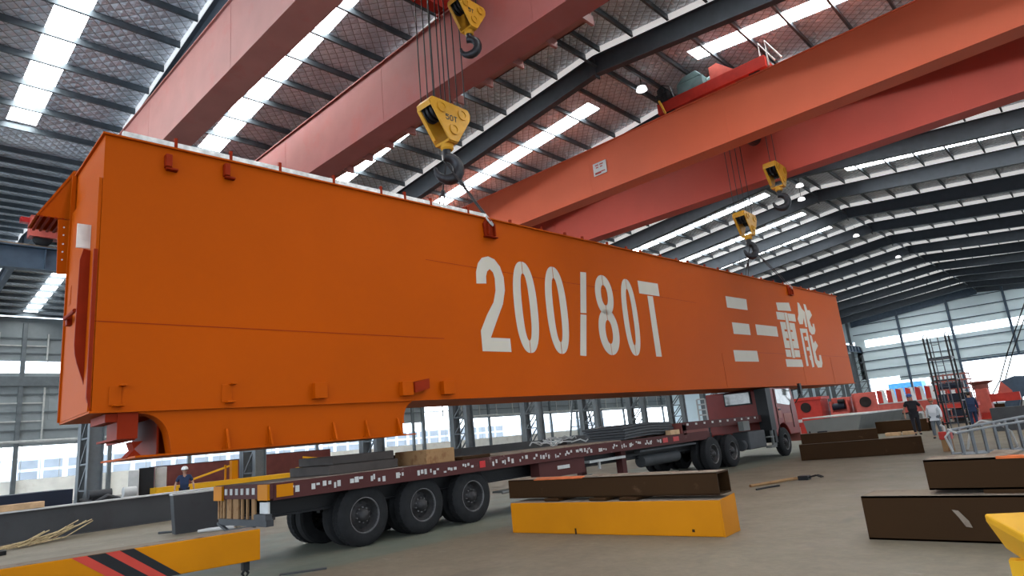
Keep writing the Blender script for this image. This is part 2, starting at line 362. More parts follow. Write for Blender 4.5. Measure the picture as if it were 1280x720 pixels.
# rafters
def rafter(y, xa, xr, xb, lab, group):
    b = MB(); f = MB()
    def topz(x): return ZR-.25-SL*abs(x-xr)
    dep = lambda x: .80 + (.30 if abs(x-xr) > HALF-1.0 else 0)
    for x0, x1 in ((xa, xr), (xr, xb)):
        t0, t1 = topz(x0), topz(x1); d0, d1 = dep(x0), dep(x1)
        b.hexa([(x0, y-.012, t0-d0), (x1, y-.012, t1-d1), (x1, y+.012, t1-d1), (x0, y+.012, t0-d0), (x0, y-.012, t0), (x1, y-.012, t1), (x1, y+.012, t1), (x0, y+.012, t0)])
        for dz0, dz1 in ((0, 0), (-d0+.02, -d1+.02)):
            f.hexa([(x0, y-.15, t0+dz0-.02), (x1, y-.15, t1+dz1-.02), (x1, y+.15, t1+dz1-.02), (x0, y+.15, t0+dz0-.02), (x0, y-.15, t0+dz0), (x1, y-.15, t1+dz1), (x1, y+.15, t1+dz1), (x0, y+.15, t0+dz0)])
    s = MB()
    s.box(xr-.02, xr+.02, y-.14, y+.14, topz(xr)-.95, topz(xr)-.02)
    ins = MB()  # insulation edge closing the gap above the rafter; its material adds the glow
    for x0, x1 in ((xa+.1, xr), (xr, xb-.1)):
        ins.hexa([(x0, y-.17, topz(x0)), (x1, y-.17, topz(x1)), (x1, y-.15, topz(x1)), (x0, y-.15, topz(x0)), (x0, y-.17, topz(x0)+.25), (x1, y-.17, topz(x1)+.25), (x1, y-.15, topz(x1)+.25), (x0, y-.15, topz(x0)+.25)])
    r = bpy.data.objects.new('roof_rafter', None); COL.objects.link(r); r.location = (xr, y, topz(xr))
    off = Vector(r.location)
    for mb, nm in ((b, 'web'), (f, 'flange'), (s, 'splice_plate'), (ins, 'glowing_insulation_edge')):
        mb.build(nm, 'insul' if nm == 'glowing_insulation_edge' else 'frame', r, xf=lambda v: Vector(v)-off)
    return tag(r, lab, 'rafter', group)
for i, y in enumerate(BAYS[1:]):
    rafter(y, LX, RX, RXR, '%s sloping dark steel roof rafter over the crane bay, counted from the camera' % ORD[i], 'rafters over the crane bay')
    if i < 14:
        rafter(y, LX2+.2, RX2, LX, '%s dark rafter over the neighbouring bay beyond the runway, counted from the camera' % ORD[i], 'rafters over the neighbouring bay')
o = MB().tube([(RX, 0, EYE+13.97), (RX, 107, EYE+13.97)], .05, 6).build('ridge_tie_rod', 'purlin')
tag(o, 'long thin dark tie rod running along the ridge under the rafters', 'tie rod')

# columns on the left line of the crane bay
def lattice_column(name):
    r = bpy.data.objects.new(name, None); COL.objects.link(r)
    MB().box(-.03, .03, -.25, .25, 0, 14.3).box(-.2, .2, -.25, -.22, 0, 14.3).box(-.2, .2, .22, .25, 0, 14.3).build('building_shaft', 'frame_l', r, loc=(-.55, 0, 0))
    MB().box(-.02, .02, -.22, .22, 0, 8.9).box(-.14, .14, -.25, -.22, 0, 8.9).box(-.14, .14, .22, .25, 0, 8.9).build('crane_shaft', 'frame_l', r, loc=(.72, 0, 0))
    l = MB(); n = 9
    for k in range(n):
        z0, z1 = .2+k*.95, .2+(k+1)*.95
        for yy in (-.2, .2):
            l.bar((-.35, yy, z0), (.58, yy, z1) if k % 2 else (.58, yy, z1), .07, .05, (0, 1, 0)); l.bar((.58, yy, z1), (-.35, yy, z1), .06, .04, (0, 1, 0))
    l.build('lacing', 'frame_l', r)
    MB().box(-.95, 1.0, -.4, .4, 0, .06).build('base_plate', 'frame', r)
    return r
col0 = lattice_column('lattice_column')
cols = BAYS[2:]
for i, y in enumerate(cols):
    c = col0 if i == 0 else copy_tree(col0)
    c.location = (LX, y, 0)
    tag(c, '%s grey lattice steel column in the row under the crane runway, counted from the left' % ORD[i].replace('nearest', 'first'), 'column', 'columns under the crane runway')
# crane runway
rw = thing('crane_runway_beam', 'long dark blue-grey runway beam carrying the cranes along the left column line', 'runway beam', (-28.3, 40, 9.3))
b = MB().box(-.01, .01, -52, 67, 0, .82).box(-.22, .22, -52, 67, .80, .84).box(-.18, .18, -52, 67, -.02, .02)
for k in range(80): b.box(-.17, .17, -51.5+1.5*k, -51.48+1.5*k, 0, .8)
b.build('beam', 'bluegrey', rw)
MB().box(-.035, .035, -52, 67, .84, .95).build('rail', 'dust', rw)
MB().box(-.9, -.25, -52, 67, .72, .78).build('walkway', 'frame_l', rw)

# walls
def wall_panels(name, m, mat_):
    return struct(m.build(name, mat_))
WX = LX2
m = MB(); m.box(WX-.24, WX, Y0, Y1, 0, 1.9); wall_panels('wall_left', m, 'masonry')
m = MB(); m.box(WX-.1, WX, Y0, 49.5, 4.4, 10.05); m.box(WX-.1, WX, 54.2, Y1, 4.5, 10.05); m.box(WX-.1, WX, 49.5, 54.2, 6.3, 10.05); m.box(WX-.1, WX, Y0, Y1, 11.0, 14.5)
for k in range(60):                                    # sheet ribs
    m.box(WX, WX+.03, Y0+2*k, Y0+2*k+.06, 6.4, 10.0)
wall_panels('wall_left_cladding', m, 'wallpanel')
m = MB()
for k in range(20):
    y = Y0+6.3*k+3.2
    m.box(WX, WX+.25, y-.15, y+.15, 0, 14)
for z in (5.6, 7.0, 8.4, 11.6, 12.8): m.box(WX, WX+.12, Y0, Y1, z-.05, z+.05)
m.box(WX-.05, WX+.3, Y0, Y1, 9.0, 9.75)
wall_panels('trim_1', m, 'frame_l')
m = MB(); m.tube([(WX+.3, Y0, 4.75), (WX+.3, 43, 4.75)], .11, 10); m.tube([(WX+.3, 43, 4.75), (WX+.3, 43.4, 4.9), (WX+.3, 43.5, 6.6)], .11, 10); m.tube([(WX+.3, 56, 6.8), (WX+.3, 56.2, 4.95), (WX+.3, 57, 4.75), (WX+.3, 107, 4.75)], .13, 10)
for k in range(38):
    y = Y0+1.6+3.15*k
    for z0, z1 in ((4.9, 8.9), (11.1, 13.2)): m.box(WX+.05, WX+.16, y-.06, y+.06, z0, z1)
for k in range(0, 37, 2):
    y = Y0+1.6+3.15*k
    for z in (6.3, 7.7, 12.2): m.box(WX+.05, WX+.14, y, y+3.15, z-.05, z+.05)
wall_panels('trim_2', m, 'lgrey')
m = MB()
y = Y0
while y < Y1:
    m.box(WX-.06, WX-.02, y-.02, y+.02, 1.9, 4.4); m.box(WX-.06, WX-.02, y-.02, y+.02, 10.05, 11.0); y += 1.25
wall_panels('window_mullions', m, 'lgrey').name = 'window_91'
m = MB().box(WX+.02, WX+.3, 49.2, 49.6, 0, 6.5).box(WX+.02, WX+.3, 54.1, 54.5, 0, 6.5).box(WX+.02, WX+.3, 49.2, 54.5, 6.3, 6.6)
wall_panels('door_1', m, 'frame_l')
# opening in the low wall at the door
# far gable wall
GY = Y1
m = MB()
def gz(x): return ZR-.1-SL*abs(x-RX)
def gpan(x0, x1, z0, z1=None):
    if z1 is None: m.hexa([(x0, GY, z0), (x1, GY, z0), (x1, GY+.12, z0), (x0, GY+.12, z0), (x0, GY, gz(x0)), (x1, GY, gz(x1)), (x1, GY+.12, gz(x1)), (x0, GY+.12, gz(x0))])
    else: m.box(x0, x1, GY, GY+.12, z0, z1)
gpan(LX, RX, 11.05); gpan(RX, RXR, 11.05)
gpan(LX, -24.0, 5.2, 9.95); gpan(-24.0, -20.3, 4.5, 9.95); gpan(-20.3, -16.3, 0, 9.95); gpan(-16.3, -8.2, 6.15, 9.95); gpan(-8.2, RXR, 0, 9.95); gpan(LX, -28.2, 0, 9.95); gpan(-28.2, -24, 0, 1.0)
gpan(-29, -27.6, 9.9, 11.1)
wall_panels('wall_back', m, 'gable')
m = MB()
for z in (2.2, 3.6, 5.0, 6.5, 7.9, 9.3, 12.0, 13.4, 14.8):
    for x0, x1 in ((LX, -16.3), (-16.3, RXR)):
        if z < 6 and x0 > -17: x0 = -8.2
        if z < 4.4: x0 = -20.3 if x1 < -15 else x0
        m.box(x0, x1, GY-.16, GY-.02, z-.05, z+.05)
wall_panels('trim_3', m, 'bluegrey')
m = MB()
for x in (-22.6, -16.2, -9.6, -3.1, 3.4): m.box(x-.14, x+.14, GY-.45, GY-.05, 0 if x not in (-9.6,) else 6.1, gz(x)-.5)
m.box(-16.3, -16.1, GY-.3, GY, 0, 6.2); m.box(-8.3, -8.1, GY-.3, GY, 0, 6.2); m.box(-16.3, -8.1, GY-.3, GY, 6.05, 6.3)
wall_panels('trim_4', m, 'bluegrey')
m = MB(); m.hexa([(LX, GY-.3, gz(LX)-1.2), (RX, GY-.3, gz(RX)-1.2), (RX, GY-.2, gz(RX)-1.2), (LX, GY-.2, gz(LX)-1.2), (LX, GY-.3, gz(LX)), (RX, GY-.3, gz(RX)), (RX, GY-.2, gz(RX)), (LX, GY-.2, gz(LX))])
wall_panels('trim_5', m, 'bluegrey')
m = MB(); m.box(LX2, LX, GY, GY+.12, 0, 9.9); m.hexa([(LX2, GY, 11), (RX2, GY, 11), (RX2, GY+.12, 11), (LX2, GY+.12, 11), (LX2, GY, 14.3), (RX2, GY, 16), (RX2, GY+.12, 16), (LX2, GY+.12, 14.3)]); m.box(RX2, LX, GY, GY+.12, 11, 14.6)
wall_panels('wall_back_next_bay', m, 'gable')
# right and near walls, behind and beside the photographer
m = MB(); xw = RX3; m.box(xw, xw+.2, Y0, Y1, 0, 1.9); m.box(xw, xw+.1, Y0, Y1, 6.0, 10.05); m.box(xw, xw+.1, Y0, Y1, 11.0, 15)
for k in range(20): m.box(xw-.2, xw, Y0+6.3*k, Y0+6.3*k+.3, 0, 14)
wall_panels('wall_right', m, 'wallpanel')
m = MB(); m.box(LX2, 38, Y0-.1, Y0, 12.5, 14.6); m.box(LX2, 38, Y0-.1, Y0, 0, .9)
for x in (-62, -45, -29, -20.5, -12.4, -4, 4, 20, 37): m.box(x-.2, x+.2, Y0-.2, Y0, 0, 14.4)
wall_panels('wall_front', m, 'wallpanel')
# outside
fb = thing('office_building', 'long low white building with rows of windows, seen outside through the left windows', 'building', (-120, 60, -.3))
MB().box(-8, 0, -90, 110, 0, 5.4).build('wall', 'facade', fb)
ws = MB()
for i in range(33):
    for z in (.8, 2.4, 4.0):
        ws.box(-.02, .04, -40+3.1*i, -40+3.1*i+2.35, z, z+1.2)
ws.split('window', 'facwin', fb)
o = MB().box(-28.2, -23.5, 118, 121, -.3, 4.4).build('blue_hoarding', 'bluesheet'); tag(o, 'bright blue sheet hoarding outside the far wall, behind the red ribbed beam', 'hoarding')

# ================================================================== OVERHEAD CRANES
def girder_mb(y0, y1, z0, z1, xa, xb, tap=2.2):
    b = MB(); rise = .9
    prof = [(xa, z0+rise), (xa+tap, z0), (xb-tap, z0), (xb, z0+rise), (xb, z1), (xa, z1)]
    b.prism([(x, y0+.04, z) for x, z in prof], (0, y1-y0-.08, 0))
    b.box(xa, xb, y0-.02, y1+.02, z1-.02, z1+.02)
    b.box(xa+tap, xb-tap, y0-.02, y1+.02, z0-.02, z0+.015)
    for k in range(1, 5):                       # vertical plate joints
        x = xa + (xb-xa)*k/5+.3; b.box(x, x+.012, y0+.034, y0+.05, z0+.05, z1-.05)
    return b
def crane(name, label, ya, yb, wd, mt, walk, m2=None):
    xa, xb, z0, z1 = -28.6, 3.8, 11.75, 13.9
    r = thing(name, label, 'bridge crane', (RX, (ya+yb)/2, z0))
    off = Vector(r.location); X = lambda v: Vector(v)-off
    girder_mb(ya, ya+wd, z0, z1, xa, xb).build('girder', mt, r, xf=X)
    girder_mb(yb, yb+wd, z0, z1, xa, xb).build('girder', m2 or mt, r, xf=X)
    for y in (ya+wd/2, yb+wd/2):
        MB().box(xa+1, xb-1, y-.035, y+.035, z1+.02, z1+.12).build('trolley_rail', 'foil', r, xf=X)
    for sx_, x in ((-1, -28.28), (1, 3.5)):
        e = MB(); ye0, ye1 = ya-1.95, yb+wd+1.7
        e.box(x-.24, x+.24, ye0, ye1, 10.52, 11.3)
        e.box(x-.26, x+.26, ye0, ye1, 11.28, 11.32)
        e.box(x-.3, x+.3, ya-.4, ya+wd+.4, 11.3, 12.7); e.box(x-.3, x+.3, yb-.4, yb+wd+.4, 11.3, 12.7)
        en = e.build('end_carriage', 'pinkred' if ya < 10 else mt, r, xf=X)
        for y in (ye0+.45, ye0+1.3, ye1-1.3, ye1-.45):
            MB().lathe((x-.12, y, 10.53), (1, 0, 0), [(0, 0), (.27, 0), (.31, .03), (.28, .05), (.28, .19), (.31, .21), (.27, .24), (0, .24)], 24).build('travel_wheel', 'black', en, xf=X, smooth=True)
        MB().cyl((x+.3, ye0+.55, 11.05), (x+.75, ye0+.55, 11.05), .2, 16).box(x+.24, x+.34, ye0+.3, ye0+.8, 10.8, 11.3).build('travel_motor', 'teal', en, xf=X, smooth=True)
        MB().box(x-.12, x+.12, ye0-.28, ye0, 11.05, 11.25).build('buffer', 'redref', en, xf=X)
    if walk:
        wk = MB(); y = yb+wd
        wk.box(-21, -13.5, y, y+.65, z0+.3, z0+.36); wk.box(-12.3, -8.0, y, y+.65, z0+.3, z0+.36)
        wk.box(-21, -13.5, y+.60, y+.65, z0+.3, z0+.5); wk.box(-12.3, -8.0, y+.60, y+.65, z0+.3, z0+.5)
        wk.build('walkway', mt, r, xf=X)
        br = MB()
        for k in range(11): br.box(-20.5+1.25*k, -20.42+1.25*k, y, y+.6, z0+.05, z0+.32)
        br.split('walkway_bracket', mt, r, xf=X)
    return r
cA = crane('bridge_crane', 'pale pinkish red double girder bridge crane above the near end of the orange girder', 6.4, 11.3, .8, 'red1', True, 'red1b')
cB = crane('bridge_crane', 'bright orange red double girder bridge crane with a small white plate', 22.5, 27.75, .75, 'red2', False, 'red2b')
o = MB().box(-15.1+12.4, -14.4+12.4, 22.5-25.5+.01, 22.5-25.5+.035, .8, 1.38).build('name_plate', 'white', cB)
o.location = (0, 0.375-.03-.005+.0, 0)
o.location = (0, 22.5-.01-25.125-(-3.0)-.005-.02, 0)
pl = MB()
for z, x0, x1 in ((1.27, .12, .30), (1.27, .36, .55), (1.16, .15, .28), (1.16, .38, .5), (.92, .08, .62), (.87, .08, .4)):
    pl.box(-2.7+x0, -2.7+x1, -3.0, -2.985, z-.025, z+.02)
pl.build('plate_print', 'hazred', o)

def trolley(name, label, xc, y0, y1, zt, group=None):
    r = thing(name, label, 'crane trolley', (xc, (y0+y1)/2, zt), 0, group)
    off = Vector(r.location); X = lambda v: Vector(v)-off
    b = MB(); x0, x1 = xc-2.3, xc+2.3
    b.box(x0, x1, y0-.1, y0+.25, zt+.15, zt+.62); b.box(x0, x1, y1-.25, y1+.1, zt+.15, zt+.62)
    b.box(x0+.05, x0+.4, y0, y1, zt+.2, zt+.6); b.box(x1-.4, x1-.05, y0, y1, zt+.2, zt+.6); b.box(xc-.2, xc+.2, y0, y1, zt+.25, zt+.6)
    b.build('frame', 'red3', r, xf=X)
    for x in (x0+.5, x1-.5):
        for y in (y0-.02, y1-.1):
            MB().lathe((x, y, zt+.27), (0, 1, 0), [(0, 0), (.22, 0), (.25, .03), (.25, .13), (0, .16)], 20).build('trolley_wheel', 'black', r, xf=X, smooth=True)
    MB().prism([(xc+.1, y0, zt+.6), (xc+1.15, y0, zt+.6), (xc+.45, y0, zt+1.25), (xc+.1, y0, zt+1.2)], (0, .06, 0)).build('drum_bracket', 'pinkred', r, xf=X)
    MB().lathe((xc-1.7, y0+1.2, zt+.95), (0, 1, 0), [(0, 0), (.5, 0), (.5, .06), (.4, .08), (.4, y1-y0-2.3), (.5, y1-y0-2.28), (.5, y1-y0-2.2), (0, y1-y0-2.2)], 24).build('rope_drum', 'hooksteel', r, xf=X, smooth=True)
    g_ = MB(); g_.box(xc-1.4, xc-.25, y0+.1, y0+1.0, zt+.55, zt+1.15); g_.prism([(xc-1.4, y0+.1, zt+1.15), (xc-.25, y0+.1, zt+1.15), (xc-.5, y0+.1, zt+1.45), (xc-1.1, y0+.1, zt+1.4)], (0, .9, 0))
    g_.build('gearbox', 'teal', r, xf=X, bevel=.03)
    m_ = MB().lathe((xc-.2, y0+.6, zt+.9), (1, 0, 0), [(0, 0), (.25, 0), (.25, .7), (.2, .78), (0, .78)], 16)
    m_.build('hoist_motor', 'teal', r, xf=X, smooth=True)
    bb = MB().box(xc-2.25, xc-1.75, y0-.15, y0+.3, zt+.6, zt+1.0); bb.cyl((xc-2.0, y0-.2, zt+1.05), (xc-2.0, y0+.3, zt+1.05), .17, 14)
    bb.tube([(xc-2.2, y0-.1, zt+1.2), (xc-1.9, y0-.12, zt+1.35), (xc-1.6, y0-.1, zt+1.15), (xc-1.55, y0, zt+.7)], .03, 6)
    bb.build('brake_unit', 'hooksteel', r, xf=X)
    MB().tube([(xc-2.15, y0-.15, zt+.7), (xc-2.05, y0-.18, zt+.45), (xc-1.95, y0-.15, zt+.05)], .05, 8).build('cable_loop', 'hookyel', r, xf=X)
    for dx in (2.1, 2.35):
        MB().tube([(xc+dx, y0+.1, zt+.2), (xc+dx+.02, y0+.1, zt+1.25), (xc+dx+.5, y0+.1, zt+.3)], .045, 6).build('guard_frame', 'lgrey', r, xf=X)
    MB().cyl((xc, (y0+y1)/2+.3, zt-.75), (xc, (y0+y1)/2+1.2, zt-.75), .3, 16).box(xc-.5, xc+.5, (y0+y1)/2-.1, (y0+y1)/2+1.4, zt-.45, zt+.3).build('rope_sheave_frame', 'hooksteel', r, xf=X)
    return r
trolley('crane_trolley', 'red crane trolley with grey green gearbox riding on the bright orange red crane', -9.4, 22.85, 28.1, 14.02)
trolley('crane_trolley', "dark crane trolley above the large 50T hook block at the photo's top edge", -10.3, 6.8, 11.7, 14.02)

# ---- hook blocks
def hook_curve(mb, z, s=1.0, rot=0.0):
    """ramshorn-free single hook hanging from z"""
    pts = [(0, 0, z), (0, 0, z-.25*s)]
    rr = [.09*s, .10*s]
    c = z-.52*s
    for k in range(0, 15):
        t = math.radians(100 - k*20)
        pts.append((0, .27*s*math.cos(t)-.02*s, c+.27*s*math.sin(t))); rr.append((.105+.03*math.sin(PI*k/14))*s*(1 if k < 10 else (1-(k-9)*.12)))
    pts = [Vector((p[0], p[1]*math.cos(rot), p[2])) + Vector((p[1]*math.sin(rot), 0, 0)) for p in pts]
    return mb.tube(pts, rr, 12)
FONT = {  # 5x7 stroke cells for small stencilled marks
 '5': ["11111", "10000", "11110", "00001", "00001", "10001", "01110"], '0': ["01110", "10001", "10001", "10001", "10001", "10001", "01110"],
 'T': ["11111", "00100", "00100", "00100", "00100", "00100", "00100"], '1': ["00100", "01100", "00100", "00100", "00100", "00100", "01110"], '6': ["01110", "10000", "11110", "10001", "10001", "10001", "01110"]}
def marks(text, o_, du, dv, dn, cell):
    b = MB(); o_, du, dv, dn = map(Vector, (o_, du, dv, dn))
    for i, ch in enumerate(text):
        for r_, row in enumerate(FONT[ch]):
            for c_, v in enumerate(row):
                if v == '1':
                    p = o_ + du*cell*(i*6.3+c_) + dv*cell*(6-r_)
                    b.hexa([p, p+du*cell*1.05, p+du*cell*1.05+dv*cell*1.05, p+dv*cell*1.05, p+dn, p+du*cell*1.05+dn, p+du*cell*1.05+dv*cell*1.05+dn, p+dv*cell*1.05+dn])
    return b
def hook_block(label, loc, s, text, ztop, ropes, hookrot=0.5, rz=0.0):
    """loc = top centre of the block; plates lie along local Y"""
    r = thing('hook_block', label, 'hook block', loc, rz)
    prof = [(-.66, 0), (-.60, .12), (.60, .10), (.68, -.02), (.66, -.20), (.18, -.95), (-.12, -.95), (-.66, -.12)]
    for sx_ in (-1, 1):
        x = sx_*.25*s
        MB().prism([(x, y*s, z*s) for y, z in prof], (sx_*.035*s, 0, 0)).build('side_plate', 'hookyel', r, bevel=.008)
        for y, z in ((-.32, -.10), (.38, -.12), (.05, -.62)):
            MB().lathe((x, y*s, z*s), (sx_, 0, 0), [(.15*s, .03*s), (.15*s, .075*s), (.10*s, .075*s), (.10*s, .05*s), (0, .05*s)], 20).build('pin_cover', 'hookyel', r, smooth=True)
    c = MB()
    c.hexa([(-.25*s, -.70*s, .0), (.25*s, -.70*s, .0), (.25*s, -.60*s, .13*s), (-.25*s, -.60*s, .13*s), (-.25*s, -.66*s, -.13*s), (.25*s, -.66*s, -.13*s), (.25*s, -.5*s, .08*s), (-.25*s, -.5*s, .08*s)])
    c.box(-.25*s, .25*s, -.12*s, .18*s, -.97*s, -.90*s); c.box(-.25*s, .25*s, .60*s, .66*s, -.2*s, .1*s)
    c.prism([(-.25*s, -.66*s, -.14*s), (-.25*s, -.60*s, -.14*s), (-.25*s, -.14*s, -.80*s), (-.25*s, -.2*s, -.82*s)], (.08*s, 0, 0))
    c.build('cross_plate', 'hookyel', r)
    for k in range(3):
        x = (-.15+.15*k)*s
        for y in (-.32, .38):
            MB().lathe((x-.04*s, y*s, -.10*s), (1, 0, 0), [(0, 0), (.28*s, 0), (.24*s, .04*s), (.28*s, .08*s), (0, .08*s)], 24).build('sheave', 'hooksteel', r, smooth=True)
    MB().lathe((0, .03*s, -1.12*s), (0, 0, 1), [(0, 0), (.13*s, 0), (.17*s, .05*s), (.17*s, .2*s), (.1*s, .25*s), (0, .25*s)], 18).build('hook_nut', 'hookyel', r, smooth=True)
    h = MB(); hook_curve(h, -1.02*s, s*1.15, hookrot); h.build('hook', 'hooksteel', r, smooth=True)
    for y, x in ropes:
        MB().tube([(x*s, y*s, -.05*s), (x*s+.02, y*s*1.0, (ztop-loc[2]))], .016, 6, False).build('wire_rope', 'rope', r)
    if text:
        marks(text, (.288*s, -.20*s, -.40*s), (0, 1, 0), (0, 0, 1), (.006, 0, 0), .022*s).build('capacity_mark', 'ink', r)
    return r
hb = hook_block('large yellow hook block marked 50T holding slings over the middle of the orange girder', (-11.35, 10.33, 10.08), 1.0, '50T', 13.5,
           [(-.58, -.2), (-.52, 0), (-.46, .2), (-.14, -.2), (-.06, 0), (0.0, .1), (.08, .2), (.44, -.2), (.52, 0), (.6, .2)])
aux = hook_block('small yellow auxiliary hook block hanging at the top edge beside the pale red girder', (-10.2, 10.35, 12.55), .72, '5T', 14.2, [(-.5, 0), (.5, 0)], 1.0)
hook_block('distant yellow hook block holding slings above the far end of the orange girder', (-10.62, 27.1, 10.15), .95, None, 13.9, [(-.5, -.2), (-.36, 0), (-.22, .2), (.3, 0), (.45, .2)])
hook_block('distant yellow auxiliary hook block with an empty hook under the orange red crane', (-8.95, 27.1, 11.85), .95, None, 13.9, [(-.4, 0), (.4, 0)], 1.0)

# ================================================================== THE ORANGE BOX GIRDER
G0 = Vector((-10.6, 2.5318, 2.5046)); GD = Vector((.034528, .999393, .004728)).normalized(); GU = Vector((-.002022, -.004661, .999987)); GS = GD.cross(GU).normalized(); GU = GS.cross(GD)
gr = thing('crane_box_girder', 'huge orange box girder hanging over the trailer with white 200/80T lettering', 'crane girder')
gr.matrix_world = Matrix(((GS.x, GD.x, GU.x, G0.x), (GS.y, GD.y, GU.y, G0.y), (GS.z, GD.z, GU.z, G0.z), (0, 0, 0, 1)))
GL, GH, GW = 31.42, 4.26, 1.9
# local frame: x = out of the lettered face, y = along, z = up
b = MB()
b.box(-GW, 0, .02, GL, 0.0, GH)
b.build('box_body', 'orange', gr)
b = MB(); b.box(-GW-.06, .05, -.02, GL+.02, GH, GH+.03); b.build('top_flange', 'orange', gr)
b = MB(); b.box(-GW-.05, .05, -.02, GL+.02, -.03, 0); b.build('bottom_flange', 'orange', gr)
# weld seams on the web
b = MB()
b.bar((.001, 0, 1.30), (.001, 6.45, 1.27), .006, .012); b.bar((.001, 6.1, 3.0), (.001, 13, 2.92), .005, .010); b.bar((.001, 14.9, 2.93), (.001, 17.5, 2.9), .005, .01)
b.bar((.001, 21, 1.27), (.001, GL, 1.25), .006, .012)
for y in (18.7, 25.6, 28.9): b.bar((.001, y, .0), (.001, y, 1.2), .004, .01)
b.build('weld_seam', 'orange_dk', gr)
# grey rail strip lying on the near half of the top flange
MB().box(-.03, .04, .25, 8.0, GH+.03, GH+.12).build('rail_strip', 'railstrip', gr)
st = MB()
for y in (1.0, 1.9, 2.8, 3.9, 5.0, 5.6, 6.3, 7.4): st.box(.0, .05, y, y+.05, GH+.02, GH+.2)
for k in range(24):
    y = 8.8+.95*k+(.2 if k % 3 else 0); st.box(-.02, .03, y, y+.07, GH+.02, GH+.12)
st.split('top_stud', 'orange_dk', gr)
# upper clips
for y, z, sz in ((.86, 4.02, .10), (1.80, 4.08, .09)):
    MB().box(0, .12, y, y+sz, z-.12, z+.1).box(0, .1, y+.02, y+sz+.1, z-.16, z-.12).build('upper_clip', 'orange_dk', gr, bevel=.01)
# angle brackets low on the web
for y, wd_ in ((.22, .16), (1.80, .16), (3.36, .24), (5.22, .26), (6.25, .30)):
    q = MB()
    if wd_ < .2:
        q.box(0, .02, y, y+.16, .07, .35); q.box(0, .14, y+.12, y+.20, .34, .37); q.box(0, .14, y+.04, y+.18, .05, .08)
    else:
        q.box(0, .13, y, y+wd_, .07, .35)
    q.build('angle_bracket', 'orange', gr, bevel=.006)
MB().prism([(0.01, 5.50, .14), (.16, 5.50, .12), (.16, 5.86, .2), (.16, 5.86, .38), (.16, 5.50, .36), (0.01, 5.50, .34)][:2]+[(.16, 5.86, .2), (0.01, 5.86, .2)], (0, 0, .2)).build('angle_bracket', 'orange_dk', gr)
# haunch below the near end
hz = -.69
def arc(cy_, cz_, r_, a0, a1, n=10):
    return [(cy_+r_*math.cos(math.radians(a0+(a1-a0)*k/n)), cz_+r_*math.sin(math.radians(a0+(a1-a0)*k/n))) for k in range(n+1)]
prof = [(.62, -.02)] + arc(.62, -.47, .42, 90, 8, 8) + [(1.08, hz+.03), (5.27, hz+.03), (5.27, -.46)] + arc(5.68, -.38, .38, 190, 110, 8) + [(5.6, -.02)]
MB().prism([(-.30, y, z) for y, z in prof], (.29, 0, 0)).build('haunch_web', 'orange', gr)
MB().prism([(-GW, y, z) for y, z in prof], (.03, 0, 0)).build('haunch_web', 'orange', gr)
b = MB(); b.box(-GW-.04, .04, .58, 5.3, hz, hz+.03); b.box(-.25, .03, 5.3, 5.55, hz, hz+.02); b.build('haunch_flange', 'orange', gr)
MB().box(-GW+.1, -.3, .62, .66, -.42, -.02).box(-1.2, -.02, .35, .60, -.41, -.38).box(-.06, -.03, .35, .62, -.41, -.02).box(-.9, -.05, .2, .37, -.16, -.04).build('bearing_plate', 'orange_dk', gr)
MB().prism([(-.35, .62, -.44), (-.35, .78, -.44), (-.35, .66, -.55), (-.35, .78, -.67), (-.35, .56, -.67), (-.35, .66, -.56)], (-.3, 0, 0)).box(-1.6, -.3, .95, .98, hz, -.1).build('end_gusset', 'orange_dk', gr)
q = MB()
for y in (1.86, 2.56, 3.74, 4.41, 5.12):
    q = MB(); q.prism([(-.0, y, hz+.03), (.14, y, hz+.03), (.02, y, hz+.34), (0, y, hz+.34)], (0, .035, 0)); q.box(-.005, .03, y-.05, y+.09, hz+.03, hz+.05)
    q.build('stiffener', 'orange', gr)
# near end: face plate, curved stiffener, white patch, bolted splice plate, bracket
b = MB(); b.box(-GW, -.02, -.03, .015, 0, 3.55); b.box(-GW, -GW+.04, -.06, 0, 0, GH); b.build('end_plate', 'orange', gr)
b = MB(); b.box(-.40, -.37, -.21, -.03, 2.5, 2.88); b.build('bare_patch', 'bare', gr)
prof = [(0, .05), (0, 2.45), (-.12, 2.48), (-.16, 2.3), (-.17, 1.2)] + [(-.17+.17*math.sin(t*PI/2/6)**2, 1.0-.8*t/6) for t in range(7)]
MB().prism([(-.36, y, z) for y, z in prof], (.03, 0, 0)).build('curved_stiffener', 'orange_dk', gr)
MB().prism([(-.06, 0, .0), (-.06, 0, 2.4), (-.06, -.05, 2.4), (-.06, -.05, .2)], (.05, 0, 0)).build('edge_stiffener', 'orange_dk', gr)
b = MB(); b.prism([(-2.0, .08, 3.46), (-2.0, -.21, 3.46), (-2.0, -.18, 2.49), (-2.0, .02, 2.5)], (.03, 0, 0))
b.box(-2.0, -1.9, .02, .08, 2.5, 3.5); b.build('splice_plate', 'orange', gr)
b = MB()
for z in (3.32, 3.18, 3.02, 2.88, 2.74):
    for y in (-.12, -.03): b.cyl((-1.975, y, z), (-1.955, y, z), .013, 8)
b.build('bolt_hole_row', 'white', gr)
b = MB()
b.prism([(-2.0, .6, 4.38), (-2.0, .01, 4.38), (-2.0, -.41, 3.68), (-2.0, -.49, 3.49), (-2.0, .6, 3.47)], (-.03, 0, 0))
b.prism([(-2.75, .6, 4.38), (-2.75, .01, 4.38), (-2.75, -.41, 3.68), (-2.75, -.49, 3.49), (-2.75, .6, 3.47)], (-.03, 0, 0))
b.hexa([(-2.78, -.49, 3.49), (-1.98, -.49, 3.49), (-1.98, .01, 4.38), (-2.78, .01, 4.38), (-2.78, -.52, 3.49), (-1.98, -.52, 3.49), (-1.98, -.02, 4.41), (-2.78, -.02, 4.41)])
b.box(-2.78, -1.98, .01, .6, 4.38, 4.41)
b.build('end_bracket', 'orange', gr)
b = MB()
